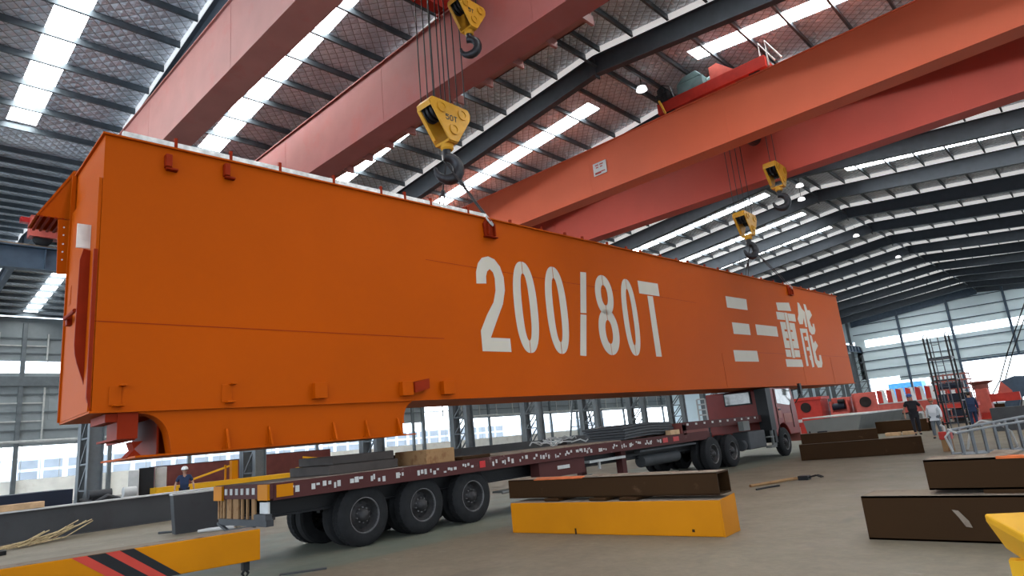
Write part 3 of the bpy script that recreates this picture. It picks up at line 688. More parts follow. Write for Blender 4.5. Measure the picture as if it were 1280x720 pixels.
for k in range(9): b.box(-2.78, -1.98, -.46+.1*k, -.42+.1*k, 3.46, 3.49)
b.build('bracket_grating', 'orange_dk', gr)
MB().tube([(-1.43, -.04, 1.62), (-1.43, -.12, 1.62), (-1.3, -.14, 1.58), (-.5, -.16, 1.55)], .03, 8).box(-1.5, -1.36, -.1, -.03, 1.5, 1.66).build('end_clip', 'orange_dk', gr)
b = MB(); b.box(-1.75, -1.55, -.036, -.031, 1.88, 2.2).box(-1.73, -1.57, -.04, -.03, 1.9, 2.18).build('hatch_outline', 'orange', gr)
# small white painted lettering
def glyph(poly, name='painted_letter'):
    return MB().prism([(.002, y, z) for y, z in poly], (.004, 0, 0)).build(name, 'letter', gr)
def ring(mb, cy_, cz_, wo, ho, wi, hi, e=2.4, gap=.012):
    for sgn in (-1, 1):
        out = []; inn = []; n = 22
        for k in range(n+1):
            t = -PI/2 + PI*k/n
            c, s_ = math.cos(t), math.sin(t)
            f = lambda v: math.copysign(abs(v)**(2/e), v)
            out.append((cy_+sgn*max(gap, wo*f(c)), cz_+ho*f(s_))); inn.append((cy_+sgn*max(gap, wi*f(c)), cz_+hi*f(s_)))
        k0 = len(mb.v)
        for x in (.002, .006):
            mb.v += [(x, y, z) for y, z in out] + [(x, y, z) for y, z in inn]
        m_ = n+1
        for k in range(n):
            A, B = k0+k, k0+k+1; C_, D = k0+m_+k, k0+m_+k+1; o2 = 2*m_
            mb.f += [(A, B, D, C_), (A+o2, C_+o2, D+o2, B+o2), (A, A+o2, B+o2, B), (C_, D, D+o2, C_+o2)]
    return mb
glyph([(7.52, 2.6), (7.54, 2.88), (7.62, 3.1), (7.76, 3.25), (7.97, 3.31), (8.17, 3.26), (8.33, 3.1), (8.42, 2.84), (8.42, 2.52), (8.31, 2.17), (8.07, 1.77), (7.82, 1.34), (8.44, 1.34), (8.44, 1.02), (7.53, 1.02), (7.53, 1.49), (7.77, 1.88), (8.01, 2.19), (8.11, 2.48), (8.12, 2.79), (8.08, 2.93), (7.98, 3.0), (7.89, 2.93), (7.84, 2.8), (7.83, 2.63)])
for c_, hw in ((9.10, .41), (10.25, .405)):
    ring(MB(), c_, 2.165, hw, 1.155, .14, .85).build('painted_letter', 'letter', gr)
ring(MB(), 13.52, 2.17, .37, 1.155, .125, .85).build('painted_letter', 'letter', gr)
e = MB(); ring(e, 12.37, 2.73, .41, .59, .15, .30, 2.1); ring(e, 12.37, 1.67, .46, .655, .16, .34, 2.1); e.build('painted_letter', 'letter', gr)
glyph([(11.41, 3.31), (11.66, 3.32), (11.45, 2.15), (11.20, 2.14)]); glyph([(11.19, 2.10), (11.44, 2.10), (11.22, .97), (10.97, .98)])
glyph([(14.15, 3.34), (15.26, 3.35), (15.26, 2.94), (14.15, 2.94)]); glyph([(14.57, 2.90), (14.87, 2.90), (14.87, 1.01), (14.57, 1.01)])
for p in ([(19.72, 3.32), (21.38, 3.33), (21.33, 2.90), (19.70, 2.89)], [(19.86, 2.35), (21.22, 2.35), (21.2, 1.93), (19.85, 1.92)], [(19.59, 1.32), (21.49, 1.33), (21.49, .92), (19.59, .91)], [(21.77, 2.37), (23.69, 2.37), (23.67, 1.96), (21.76, 1.96)]):
    glyph(p)
for p in ([(24.09, 3.41), (25.42, 3.50), (25.50, 3.14), (24.12, 3.08)], [(23.92, 3.01), (24.70, 3.02), (24.68, 2.70), (23.91, 2.69)], [(25.03, 3.01), (25.82, 3.02), (25.78, 2.69), (25.03, 2.69)], [(24.74, 3.03), (24.99, 3.03), (24.94, 1.11), (24.68, 1.11)],
          [(24.12, 2.60), (24.66, 2.61), (24.66, 2.30), (24.40, 2.30), (24.40, 2.21), (24.66, 2.21), (24.66, 1.93), (24.40, 1.93), (24.40, 1.83), (24.66, 1.83), (24.64, 1.51), (24.12, 1.51)],
          [(25.03, 2.61), (25.58, 2.61), (25.54, 1.52), (24.98, 1.52), (24.98, 1.83), (25.2, 1.83), (25.2, 1.91), (24.99, 1.91), (25.0, 2.22), (25.22, 2.22), (25.22, 2.30), (25.01, 2.3)],
          [(24.11, 1.45), (24.62, 1.45), (24.60, 1.14), (24.10, 1.15)], [(25.00, 1.45), (25.54, 1.45), (25.50, 1.15), (24.98, 1.15)], [(23.95, 1.05), (25.59, 1.05), (25.61, .74), (23.94, .74)],
          [(26.36, 3.59), (26.53, 3.57), (26.72, 3.33), (26.99, 3.20), (26.93, 2.51), (26.72, 2.50), (26.70, 2.92), (26.50, 2.62), (26.13, 2.60), (26.02, 2.82), (26.21, 3.03)],
          [(27.02, 3.57), (27.23, 3.55), (27.33, 3.30), (27.60, 3.32), (27.76, 3.10), (27.33, 2.85), (27.40, 2.60), (27.56, 2.52), (27.62, 2.70), (27.80, 2.70), (27.80, 2.40), (27.60, 2.22), (27.27, 2.19), (27.06, 2.33)],
          [(26.05, 2.41), (26.85, 2.43), (26.82, .76), (26.58, .72), (26.58, 1.04), (26.5, 1.04), (26.48, 1.22), (26.62, 1.25), (26.62, 1.45), (26.35, 1.45), (26.36, 1.6), (26.64, 1.62), (26.64, 1.9), (26.36, 1.9), (26.36, 2.06), (26.64, 2.08), (26.64, 2.25), (26.25, 2.22), (26.2, .79), (25.98, .77)],
          [(27.0, 2.16), (27.22, 2.14), (27.26, 1.79), (27.52, 1.92), (27.72, 1.70), (27.27, 1.42), (27.30, 1.05), (27.56, 1.0), (27.62, 1.28), (27.84, 1.28), (27.84, .92), (27.66, .73), (27.2, .72), (27.0, .95)]):
    glyph(p)
# lifting lugs
def W(y, z, x=0): return G0 + GS*x + GD*y + GU*z
for y, zz in ((8.07, 4.12), (25.71, 4.18)):
    q = MB(); q.prism([(0, y-.16, zz-.32), (0, y+.16, zz-.32), (0, y+.2, zz), (0, y+.1, zz+.13), (0, y-.1, zz+.13), (0, y-.2, zz)], (.06, 0, 0)); q.box(0, .14, y-.12, y-.09, zz-.3, zz); q.box(0, .14, y+.09, y+.12, zz-.3, zz); q.box(0, .12, y-.2, y+.2, zz-.34, zz-.31)
    lg = q.build('lifting_lug', 'orange_dk', gr, bevel=.01)
for y in (8.07, 25.71):
    MB().box(-GW-.06, -GW, y-.2, y+.2, 3.8, 4.3).build('lifting_lug', 'orange_dk', gr)
# slings
def sling(label, hookp, y, zz, far=False, group=None, gap=.07):
    x = .1 if not far else -GW-.12
    a = Vector(hookp); e_ = W(y, zz, x); mid = W(y, zz+.28, x)
    r = thing('wire_sling', label, 'sling', tuple(a), 0, group)
    X = lambda v: Vector(v)-a
    sd = (e_-a).cross(Vector((0, 0, 1))).normalized()*gap
    ln = a + (e_-a)*.34
    MB().tube([a, ln], .022, 6).build('wire_rope', 'rope', r, xf=X)
    for sg in (-1, 1): MB().tube([ln, ln+sd*sg*.8+(e_-a)*.05, e_+sd*sg*.9], .020, 6).build('wire_rope', 'rope', r, xf=X)
    MB().lathe(ln, (e_-a), [(0, -.05), (.05, -.04), (.05, .1), (0, .12)], 10).build('ferrule', 'hooksteel', r, xf=X)
    dr = (a-e_).normalized()
    MB().tube([e_+sd*.8+dr*.30, e_+sd+dr*.1, e_+sd*.8-dr*.03, e_-dr*.10, e_-sd*.8-dr*.03, e_-sd+dr*.1, e_-sd*.8+dr*.30], .022, 8).build('shackle', 'lgrey', r, xf=X, smooth=True)
    return r
hA = (-11.37, 10.30, 8.62)
sling('double wire rope sling from the large hook down to the lug on the lettered face', hA, 8.07, 4.15)
sling('wire rope sling from the large hook down behind the top edge of the orange girder', hA, 8.07, 4.15, True)
hB = (-10.62, 27.1, 8.78)
sling('wire rope sling from the distant hook down to the lug beside the large characters', hB, 25.71, 4.2)
sling('wire rope sling from the distant hook down behind the top edge of the orange girder', hB, 25.71, 4.2, True)

# ================================================================== TRAILER AND TRUCK
XR = -10.05; XL = -12.14; TC = (XR+XL)/2
tr = thing('flatbed_trailer', 'long maroon flatbed trailer with dusty deck and three wheel axles under the orange girder', 'trailer', (TC, 12, 0))
off = Vector(tr.location); X = lambda v: Vector(v)-off
def P(mb, name, m, par=None, **k): return mb.build(name, m, par or tr, xf=X, **k)
b = MB(); b.box(XL+.04, XR-.04, 4.95, 18.6, 1.19, 1.245); P(b, 'deck', 'deck')
b = MB(); b.box(XL+.04, XR-.04, 18.0, 24.0, 1.50, 1.56); P(b, 'gooseneck_deck', 'deck')
for x in (XR-.08, XL):
    b = MB(); b.box(x, x+.08, 4.95, 19.6, .99, 1.25); b.box(x, x+.08, 17.95, 24.0, 1.33, 1.57); b.box(x, x+.08, 17.95, 18.15, 1.2, 1.5)
    P(b, 'side_rail', 'trail')
b = MB()                                          # riser box in front of the low deck
b.box(XL+.1, XR-.02, 17.9, 19.6, 1.25, 1.56); P(b, 'gooseneck_riser', 'redbrown')
b = MB(); b.prism([(XR-.3, 19.6, .95), (XR-.3, 19.6, 1.5), (XR-.3, 24, 1.5), (XR-.3, 24, 1.33), (XR-.3, 20.1, 1.33)], (-1.6, 0, 0)); P(b, 'gooseneck_beam', 'black')
for x in (TC-.55, TC+.5):
    P(MB().box(x, x+.06, 5.1, 19.3, .72, 1.19).box(x-.06, x+.12, 5.1, 19.3, .70, .73), 'main_beam', 'black')
b = MB()
for k in range(14): b.box(XL+.1, XR-.1, 5.4+1.0*k, 5.46+1.0*k, 1.05, 1.19)
b.split('cross_member', 'black', tr, xf=X)
b = MB(); b.box(XL, XR, 4.90, 4.96, 1.02, 1.25); tb = P(b, 'tail_board', 'trail')
b = MB()
for k in range(7): b.box(XL+.42+.21*k, XL+.51+.21*k, 4.888, 4.90, 1.09, 1.19)
b.split('white_stencil', 'lgrey', tb, xf=X)
for x in (XR-.36, XL+.02):
    P(MB().box(x, x+.34, 4.86, 4.90, 1.0, 1.24), 'reflector_plate', 'yellow', tb)
P(MB().box(XR-.3, XR-.02, 4.87, 4.9, .80, .97), 'number_plate', 'lgrey', tb)
b = MB()
for k, (x, ww) in enumerate(((-12.08, .06), (-11.97, .05), (-11.86, .06), (-11.7, .18), (-11.45, .2), (-11.15, .07), (-10.95, .05), (-10.75, .12))):
    b.box(x, x+ww, 4.92, 4.95, .68, 1.02)
b.split('hanging_strap', 'wood', tb, xf=X)
P(MB().box(XL+.2, XR-.1, 4.88, 5.0, .60, .70).box(XR-.45, XR-.05, 4.84, 4.95, .70, .79).bar((-12.0, 4.9, .62), (-11.5, 4.85, .52), .05, .04).bar((-11.5, 4.85, .52), (-10.6, 4.9, .6), .05, .04), 'rear_bumper', 'darkgrey', tb)
# markings on the near side rail
rnd = random.Random(3)
sr_ = [c for c in bpy.data.objects if c.name.startswith('side_rail')][0]
y = 5.2; 
wm = MB(); rm = MB()
while y < 17.6:
    ln = rnd.uniform(.10, .35)
    if rnd.random() < .18: rm.box(XR, XR+.006, y, y+ln, 1.06, 1.19)
    else:
        k = y
        while k < y+ln:
            h_ = rnd.uniform(.03, .1); z_ = rnd.uniform(1.05, 1.17-h_+.03); wm.box(XR, XR+.006, k, k+rnd.uniform(.03, .08), z_, z_+h_); k += rnd.uniform(.05, .11)
    y += ln+rnd.uniform(.06, .35)
y = 18.2
while y < 23.6:
    wm.box(XR, XR+.006, y, y+.12, 1.47, 1.53); y += .55
wm.split('white_marking', 'lgrey', sr_, xf=X); rm.split('red_reflector', 'redref', sr_, xf=X)
P(MB().box(XR, XR+.01, 5.0, 5.28, 1.03, 1.22), 'orange_reflector', 'yellow', sr_)
def wheel(parent, x, y, r_, side, name='wheel', dual=True, xf=X):
    """outer face of the tyre at x, side=+1 faces +X"""
    sw = .29
    prof = [(r_*.56, .02), (r_*.60, .0), (r_*.80, -.0), (r_*.93, .025), (r_, .06), (r_, sw-.06), (r_*.93, sw-.02), (r_*.6, sw)]
    t = MB()
    t.lathe((x, y, r_), (-side, 0, 0), prof, 40)
    for k in range(36):
        a0 = 2*PI*k/36
        for h_ in (.07, .17):
            c0 = Vector((x-side*h_, y+math.cos(a0)*r_, r_+math.sin(a0)*r_)); c1 = c0 - Vector((side*.06, 0, 0))
            t.bar(c0, c1, .05, .012, (0, math.cos(a0), math.sin(a0)))
    if dual: t.lathe((x-side*.33, y, r_), (-side, 0, 0), prof, 40)
    w_ = t.build(name, 'tyre', parent, xf=xf, smooth=True)
    MB().lathe((x, y, r_), (-side, 0, 0), [(r_*.575, .035), (r_*.60, .01), (r_*.56, .01), (r_*.54, .06)], 40).build('rim_lip', 'rimlip', w_, xf=xf, smooth=True)
    ri = MB().lathe((x, y, r_), (-side, 0, 0), [(r_*.55, .04), (r_*.50, .10), (r_*.44, .15), (r_*.30, .13), (r_*.24, .10), (r_*.20, .03), (r_*.12, .0), (0, -.01)], 32)
    ri.build('rim', 'rim', w_, xf=xf, smooth=True)
    h_ = MB()
    for k in range(8):
        a0 = 2*PI*k/8
        h_.lathe((x-side*.142, y+math.cos(a0)*r_*.37, r_+math.sin(a0)*r_*.37), (-side, 0, 0), [(0, -.004), (.035, -.003), (.038, .0)], 10)
    h_.build('hand_hole', 'black', w_, xf=xf)
    h_ = MB()
    for k in range(10):
        a0 = 2*PI*(k+.5)/10
        h_.cyl((x-side*.11, y+math.cos(a0)*r_*.25, r_+math.sin(a0)*r_*.25), (x-side*.07, y+math.cos(a0)*r_*.25, r_+math.sin(a0)*r_*.25), .014, 6)
    h_.build('wheel_nut', 'rimlip', w_, xf=xf)
    return w_
for y in (6.70, 8.00, 9.30):
    wheel(tr, -10.17, y, .52, 1); wheel(tr, -12.08, y, .52, -1)
    P(MB().cyl((-12.0, y, .52), (-10.4, y, .52), .08, 12), 'axle', 'black')
    P(MB().box(-10.95, -10.85, y-.5, y+.5, .62, .70).box(-10.93, -10.87, y-.4, y+.4, .54, .62), 'leaf_spring', 'black')
P(MB().box(XR-.32, XR-.05, 11.3, 13.0, .62, .98), 'tool_box', 'trail'); P(MB().box(XR-.05, XR-.04, 11.95, 12.4, .78, .86), 'tool_box_label', 'lgrey')
P(MB().box(XR-.5, XR-.1, 10.2, 13.2, .46, .50).tube([(XR-.1, 10.1, .48), (XR-.1, 13.3, .52)], .03, 8), 'side_guard', 'grey')
P(MB().box(XR-.45, XR-.25, 14.9, 15.1, .1, 1.0).box(XR-.6, XR-.15, 14.8, 15.2, .02, .10).box(XL+.25, XL+.45, 14.9, 15.1, .1, 1.0), 'landing_leg', 'trail')
P(MB().cyl((XR-.4, 16.0, .62), (XR-.4, 18.0, .62), .17, 18).box(XR-.3, XR-.1, 15.6, 18.8, .88, .94), 'air_tank', 'darkgrey', smooth=True)
P(MB().box(XR-.3, XR-.12, 13.3, 14.9, .80, .86).box(XR-.25, XR-.2, 13.8, 13.86, .62, .82), 'side_bracket', 'lgrey')
# ---- tractor
tk = thing('truck_tractor', 'red truck tractor with square rear cab window coupled to the flatbed trailer', 'truck', (-11.2, 23.5, 0))
off2 = Vector(tk.location); X2 = lambda v: Vector(v)-off2
def T(mb, name, m, par=None, **k): return mb.build(name, m, par or tk, xf=X2, **k)
for y in (19.55, 20.90): wheel(tk, -9.95, y, .52, 1, xf=X2); wheel(tk, -12.35, y, .52, -1, xf=X2)
wheel(tk, -9.75, 25.0, .52, 1, dual=False, xf=X2); wheel(tk, -12.45, 25.0, .52, -1, dual=False, xf=X2)
T(MB().box(-11.65, -11.55, 18.9, 26.3, .62, .92).box(-10.75, -10.65, 18.9, 26.3, .62, .92), 'chassis_rail', 'black')
cabp = [(-9.78, 24.25, .95), (-9.78, 24.25, 2.50), (-9.78, 24.3, 2.545), (-9.78, 26.3, 2.545), (-9.78, 26.42, 2.45), (-9.78, 26.62, 1.75), (-9.78, 26.65, .75), (-9.78, 25.65, .75)] + [(-9.78, 25.0+.64*math.cos(math.radians(a)), .56+.64*math.sin(math.radians(a))) for a in range(20, 165, 12)]
cb = T(MB().prism(cabp, (-2.6, 0, 0)), 'cab', 'cab', bevel=.05)
T(MB().box(-11.60, -10.50, 24.215, 24.245, 2.0, 2.50), 'rear_window_frame', 'black', cb)
T(MB().box(-11.55, -10.56, 24.20, 24.215, 2.05, 2.46), 'rear_window', 'glass', cb)
T(MB().prism([(-9.775, 24.75, 1.95), (-9.775, 25.95, 1.85), (-9.775, 26.25, 2.15), (-9.775, 26.15, 2.48), (-9.775, 24.75, 2.48)], (.01, 0, 0)), 'side_window', 'glass', cb)
T(MB().box(-9.785, -9.76, 24.6, 24.63, .95, 2.5).box(-9.785, -9.76, 26.05, 26.08, 1.0, 2.1).box(-9.78, -9.74, 24.75, 24.95, 1.68, 1.74), 'door_seam', 'black', cb)
T(MB().box(-9.8, -9.765, 25.2, 26.0, 1.2, 1.55).box(-9.8, -9.765, 24.7, 25.0, 1.4, 1.8), 'door_panel', 'cabside', cb)
T(MB().box(-12.35, -9.8, 26.62, 26.75, .45, .95), 'front_bumper', 'cabside', cb)
T(MB().tube([(-9.72, 26.25, 2.4), (-9.45, 26.45, 2.45), (-9.42, 26.5, 2.3), (-9.7, 26.4, 1.9)], .02, 6).box(-9.5, -9.4, 26.4, 26.58, 2.25, 2.65), 'wing_mirror', 'black', cb)
T(MB().box(-10.15, -9.72, 23.75, 24.2, 1.0, 2.52).box(-10.15, -9.75, 24.0, 24.2, .55, 1.0), 'air_intake', 'black')
T(MB().box(-10.45, -9.85, 22.0, 23.4, .45, 1.05).cyl((-10.1, 21.75, .62), (-10.1, 21.95, .62), .2, 16), 'fuel_tank', 'darkgrey', bevel=.04)
T(MB().box(-9.98, -9.80, 21.6, 22.1, 1.1, 1.42).box(-9.86, -9.8, 23.85, 24.2, .45, 1.25), 'mudguard', 'grey')
T(MB().box(-11.6, -10.7, 19.4, 21.0, .95, 1.15), 'coupling_plate', 'black')
T(MB().prism([(-9.72, 23.3, .95), (-9.72, 23.2, 1.02), (-9.72, 22.2, 1.4), (-9.72, 22.1, 1.3)], (-.1, 0, 0)).build if False else MB().box(-9.9, -9.7, 23.4, 23.9, .4, .48).box(-9.9, -9.7, 23.5, 23.8, .75, .8), 'cab_step', 'grey')
lad = thing('small_ladder_rack', 'small white ladder rack standing behind the truck cab on the gooseneck', 'rack', (-12.05, 23.2, 1.575))
q = MB()
for k in range(4): q.tube([(-.18, 0, .1+.2*k), (-.15, 0, .2+.2*k), (.15, 0, .2+.2*k), (.18, 0, .1+.2*k)], .03, 6)
q.box(-.2, -.15, -.02, .02, 0, .8).box(.15, .2, -.02, .02, 0, .8); q.build('rungs', 'lgrey', lad)

# ---- loads on the trailer deck
def block(name, label, cat, c, size, m, rz=0, group=None, bevel=.015, end=None):
    """solid thing resting at c (base centre)"""
    sx_, sy_, sz_ = size
    o = MB().box(-sx_/2, sx_/2, -sy_/2, sy_/2, 0, sz_).build(name, m, bevel=bevel); o.location = c; o.rotation_euler.z = rz
    return tag(o, label, cat, group)
DZ = 1.246
block('steel_slab', 'thick dark grey steel slab lying lowest on the rear of the trailer deck', 'steel slab', (-11.45, 7.1, DZ), (1.4, 1.55, .17), 'slab', .03)
block('steel_slab', 'brown grey steel slab stacked on top of another at the rear of the trailer deck', 'steel slab', (-11.45, 7.15, DZ+.172), (1.3, 1.35, .16), 'slab', -.02)
block('timber_block', 'brown timber block on the trailer deck beside the dark slabs', 'timber', (-10.75, 8.55, DZ), (1.0, .75, .28), 'wood', .03)
block('steel_plate', 'thin dark steel plate lying on the trailer deck right of the timber block', 'steel plate', (-10.7, 9.5, DZ), (.9, .9, .07), 'rust', .1)
o = block('tarpaulin_sheet', 'pale dusty sheet spread over the middle of the trailer deck', 'sheet', (-10.95, 12.45, DZ), (1.6, 4.6, .03), 'dust'); 
for k in range(5):
    b = MB(); n = 14; pts = [(-11.0+.05*math.sin(k), 15.15+.26*i*.77, DZ+.05+.075*k+.05*math.sin(i/13*PI)) for i in range(n)]
    for i in range(n-1):
        p, q_ = pts[i], pts[i+1]
        b.hexa([(p[0]-.7, p[1], p[2]-.03), (p[0]+.7, p[1], p[2]-.03), (q_[0]+.7, q_[1], q_[2]-.03), (q_[0]-.7, q_[1], q_[2]-.03), (p[0]-.7, p[1], p[2]+.03), (p[0]+.7, p[1], p[2]+.03), (q_[0]+.7, q_[1], q_[2]+.03), (q_[0]-.7, q_[1], q_[2]+.03)])
    tag(b.build('bent_steel_sheet', 'darkgrey'), '%s in the pile of bowed dark steel sheets on the trailer' % ['lowest', 'second from bottom', 'middle sheet', 'second from top', 'topmost'][k], 'steel sheet', 'bowed steel sheets on the trailer')
block('cardboard_box', 'flat tan box on the trailer deck right of the bowed sheets', 'box', (-10.16, 17.5, DZ), (.18, .55, .14), 'wood_l')
# tangle of straps and rope in the middle of the deck
b = MB(); rnd = random.Random(5)
for k in range(7):
    pts = []; y = 12.2+rnd.random()*1.5; x = -10.6-rnd.random()*.8
    for i in range(7): pts.append((x, y, DZ+.05+.10*abs(math.sin(i*1.2+k))+.02*k)); x += rnd.uniform(-.15, .15); y += rnd.uniform(.05, .32)
    b.tube(pts, .018, 6)
tag(b.build('strap_tangle', 'lgrey', smooth=True), 'tangled pale straps and rope heaped on the middle of the trailer deck', 'straps')

# ================================================================== STEEL ON THE FLOOR
def hollow_beam(name, label, cat, c, L_, H_, D_, m, rz=0, group=None, open_end=True, t=.02, topm=None):
    """box beam with its length along local X; base centre at c"""
    r = thing(name, label, cat, c, rz, group); h = L_/2
    b = MB(); b.box(-h, h, -D_/2, -D_/2+t, 0, H_); b.box(-h, h, D_/2-t, D_/2, 0, H_); b.box(-h, h, -D_/2, D_/2, H_-t, H_); b.box(-h, h, -D_/2, D_/2, 0, t)
    b.build('shell', m, r)
    b = MB(); b.box(-h+.25, -h+.27, -D_/2+t, D_/2-t, t, H_-t); b.box(h-.27, h-.25, -D_/2+t, D_/2-t, t, H_-t); b.build('diaphragm', 'rust_d', r)
    if topm: MB().box(-h+.02, h-.02, -D_/2+.02, D_/2-.02, H_, H_+.006).build('dusty_top', topm, r)
    return r
# yellow block under a brown box beam, in front of the trailer
yb = thing('yellow_support_beam', 'long bright yellow box beam on the floor under the brown box beam', 'support beam', (-6.36, 8.83, 0), math.radians(4.5))
b = MB().prism([(-1.93, -.28, 0), (1.86, -.28, 0), (1.86, -.28, .49), (-1.93, -.28, .49)], (0, .56, 0)); b.build('beam_body', 'yellow', yb, bevel=.012)
MB().prism([(1.86, -.28, .0), (1.86, .28, 0), (1.86, .28, .52), (1.86, -.28, .49)], (.02, 0, 0)).build('end_plate', 'yellow', yb)
MB().box(-1.93, 1.86, -.27, .27, .49, .497).build('dusty_top', 'dust', yb)
MB().box(-.62, -.59, -.285, -.278, 0, .09).box(1.40, 1.44, -.285, -.278, .06, .10).build('rust_spot', 'rust', yb)
bb = hollow_beam('brown_box_beam', 'hollow brown box beam resting on the yellow support beam in front of the trailer', 'box beam', (-6.50, 8.92, .545), 3.95, .31, .42, 'rust', math.radians(3.2), topm='dust')
MB().prism([(-1.38, -.215, .295), (-.35, -.215, .30), (-.35, -.10, .318), (-1.42, -.06, .318)], (0, 0, .012)).build('orange_edge', 'orange_rust', bb)
MB().box(-.3, -.05, -.20, .18, .31, .335).box(.1, 1.2, -.1, .18, .31, .325).build('loose_strip', 'dust', bb)
for x, y in ((-7.45, 8.72), (-6.50, 8.74), (-5.95, 8.78)):
    block('packing_plate', {-7.45: 'small brown packing plate between yellow beam and brown beam, left one', -6.5: 'small brown packing plate between yellow beam and brown beam, middle one', -5.95: 'small brown packing plate between yellow beam and brown beam, right one'}[x], 'packing plate', (x, y+.09, .498), (.33, .5, .045), 'rust', group='packing plates on the yellow beam')
# two brown beams at the right
q = hollow_beam('brown_box_beam', 'large dark brown box beam on the floor at right, under a shorter stacked beam', 'box beam', (-.55, 9.22, 0), 4.3, .50, .62, 'rust', 0, topm='dust')
MB().prism([(x-1.2, -.316, z) for x, y, z in ((-.02, 0, .35), (.04, 0, .34), (.12, 0, .23), (.14, 0, .16), (.08, 0, .17), (.03, 0, .27))], (0, .004, 0)).build('pale_scrape', 'dust', q)
q = hollow_beam('brown_box_beam', 'dark brown beam with an orange top edge stacked on the large beam at right', 'box beam', (.1, 9.3, .55), 4.15, .34, .5, 'rust', 0, topm='dust')
MB().box(-1.36, 2.07, -.262, -.1, .325, .352).build('orange_edge', 'orange_rust', q)
MB().prism([(-1.5, -.24, .345), (-1.3, -.24, .345), (-1.15, .1, .38), (-1.4, .1, .40)], (0, .05, 0)).build('torn_flap', 'dust', q)
for x, t_ in ((-1.2, 'left'), (1.2, 'right')):
    block('packing_plate', 'brown packing plate between the two stacked brown beams at right, %s end' % t_, 'packing plate', (x, 9.25, .507), (.5, .4, .042), 'rust', bevel=0)
block('steel_flat', 'pale steel flat bar lying in the gap between the stacked beams at right', 'flat bar', (-.2, 8.96, .507), (1.7, .08, .03), 'lgrey')
# middle distance brown beams
ang = math.atan2(23.17-22.1, -4.93+8.24)
hollow_beam('brown_box_beam', 'lower brown box beam of the stack standing right of the truck', 'box beam', (-6.70, 22.93, 0), 3.48, .50, .6, 'rust', ang, topm='dust')
q = hollow_beam('brown_box_beam', 'upper shorter brown beam of the stack right of the truck', 'box beam', (-7.22, 22.85, .507), 2.25, .32, .45, 'rust', ang, topm='dust')
MB().box(-.85, -.8, -.05, .1, .326, .39).box(-.6, -.3, -.1, .1, .326, .37).build('loose_scrap', 'black', q)
hollow_beam('brown_box_beam', 'single brown beam lying behind the two walking people', 'box beam', (-9.0, 38.9, 0), 2.6, .62, .5, 'rust', -.2, topm='dust')
for k, (x, y) in enumerate(((-8.75, 35.6), (-8.1, 35.9))):
    block('timber_piece', ['orange tinted timber piece behind the brown stack, left one', 'orange tinted timber piece behind the brown stack, right one'][k], 'timber', (x, y, 0), (.62, .35, .16), 'wood_l', .2*k, 'timber pieces behind the brown stack')
# striped yellow beam at the lower left
sb = thing('striped_spreader_beam', 'yellow lifting beam with red and black diagonal stripes at the lower left corner', 'lifting beam', (-9.2, 1.9, 0), math.radians(-0))
ax, bx_ = (-9.85, -.6), (-9.08, 4.28)
dv = Vector((bx_[0]-ax[0], bx_[1]-ax[1], 0)).normalized(); nv = Vector((-dv.y, dv.x, 0))
def SBp(a, d_, z): return Vector((-9.08, 4.28, 0)) + dv*(-a) + nv*d_ + Vector((0, 0, z)) - Vector(sb.location)
def sbox(mb, a0, a1, d0, d1, z0, z1): return mb.hexa([SBp(a1, d0, z0), SBp(a0, d0, z0), SBp(a0, d1, z0), SBp(a1, d1, z0), SBp(a1, d0, z1), SBp(a0, d0, z1), SBp(a0, d1, z1), SBp(a1, d1, z1)])
sbox(MB(), 0, 4.9, 0, .40, .30, .70).build('beam_body', 'yellow', sb, bevel=.01)
sbox(MB(), .02, 4.88, .01, .39, .70, .706).build('dusty_top', 'dust', sb)
for a_t, a_b, w_, m_ in ((2.16, 1.62, .15, 'hazred'), (2.01, 1.47, .19, 'black'), (1.82, 1.28, .15, 'hazred'), (1.67, 1.13, .15, 'black')):
    q = [SBp(a_t, -.003, .70), SBp(a_t-w_, -.003, .70), SBp(a_b-w_, -.003, .30), SBp(a_b, -.003, .30)]
    MB().prism(q, -nv*.002).build('hazard_stripe', m_, sb)
sbox(MB(), .12, .2, .08, .2, .18, .30).build('shackle_lug', 'black', sb); MB().tube([SBp(.16, .14, .2), SBp(.12, .14, .14), SBp(.16, .14, .08), SBp(.2, .14, .14), SBp(.16, .14, .2)], .02, 8).build('shackle', 'black', sb, smooth=True)
q = MB(); sbox(q, 3.0, 3.4, .02, .38, 0, .30); q.build('foot_block', 'rust', sb); q = MB(); sbox(q, 1.9, 2.0, .02, .38, 0, .30); 
# small things on the floor
block('steel_offcut', 'thin dark steel strip lying on the floor in front of the trailer wheels', 'steel strip', (-9.15, 4.95, 0), (.10, .65, .02), 'darkgrey', -.55)
o = MB().tube([(-6.75, 14.7, .03), (-6.5, 15.3, .035), (-6.3, 15.7, .05), (-6.15, 15.95, .05)], .035, 8).build('air_hose', 'wood', smooth=True); tag(o, 'brown cable lying on the open floor in the middle distance', 'cable')
g2 = thing('cutting_torch_clamp', 'black clamp tool with prongs at the end of the floor cable', 'tool', (-6.05, 16.1, 0))
MB().box(-.1, .14, -.12, .12, .0, .10).build('clamp_body', 'black', g2, bevel=.02); MB().tube([(.1, .05, .05), (.3, .12, .09), (.42, .1, .05)], .02, 6).tube([(.1, -.05, .05), (.3, -.02, .1), (.42, 0, .05)], .02, 6).build('prong', 'black', g2)
o = MB().tube([(-6.35, 14.1, .02), (-6.25, 14.5, .02), (-6.12, 14.8, .02)], .02, 6).build('dark_rod', 'black'); tag(o, 'short thin dark rod on the floor nearer than the cable', 'rod')
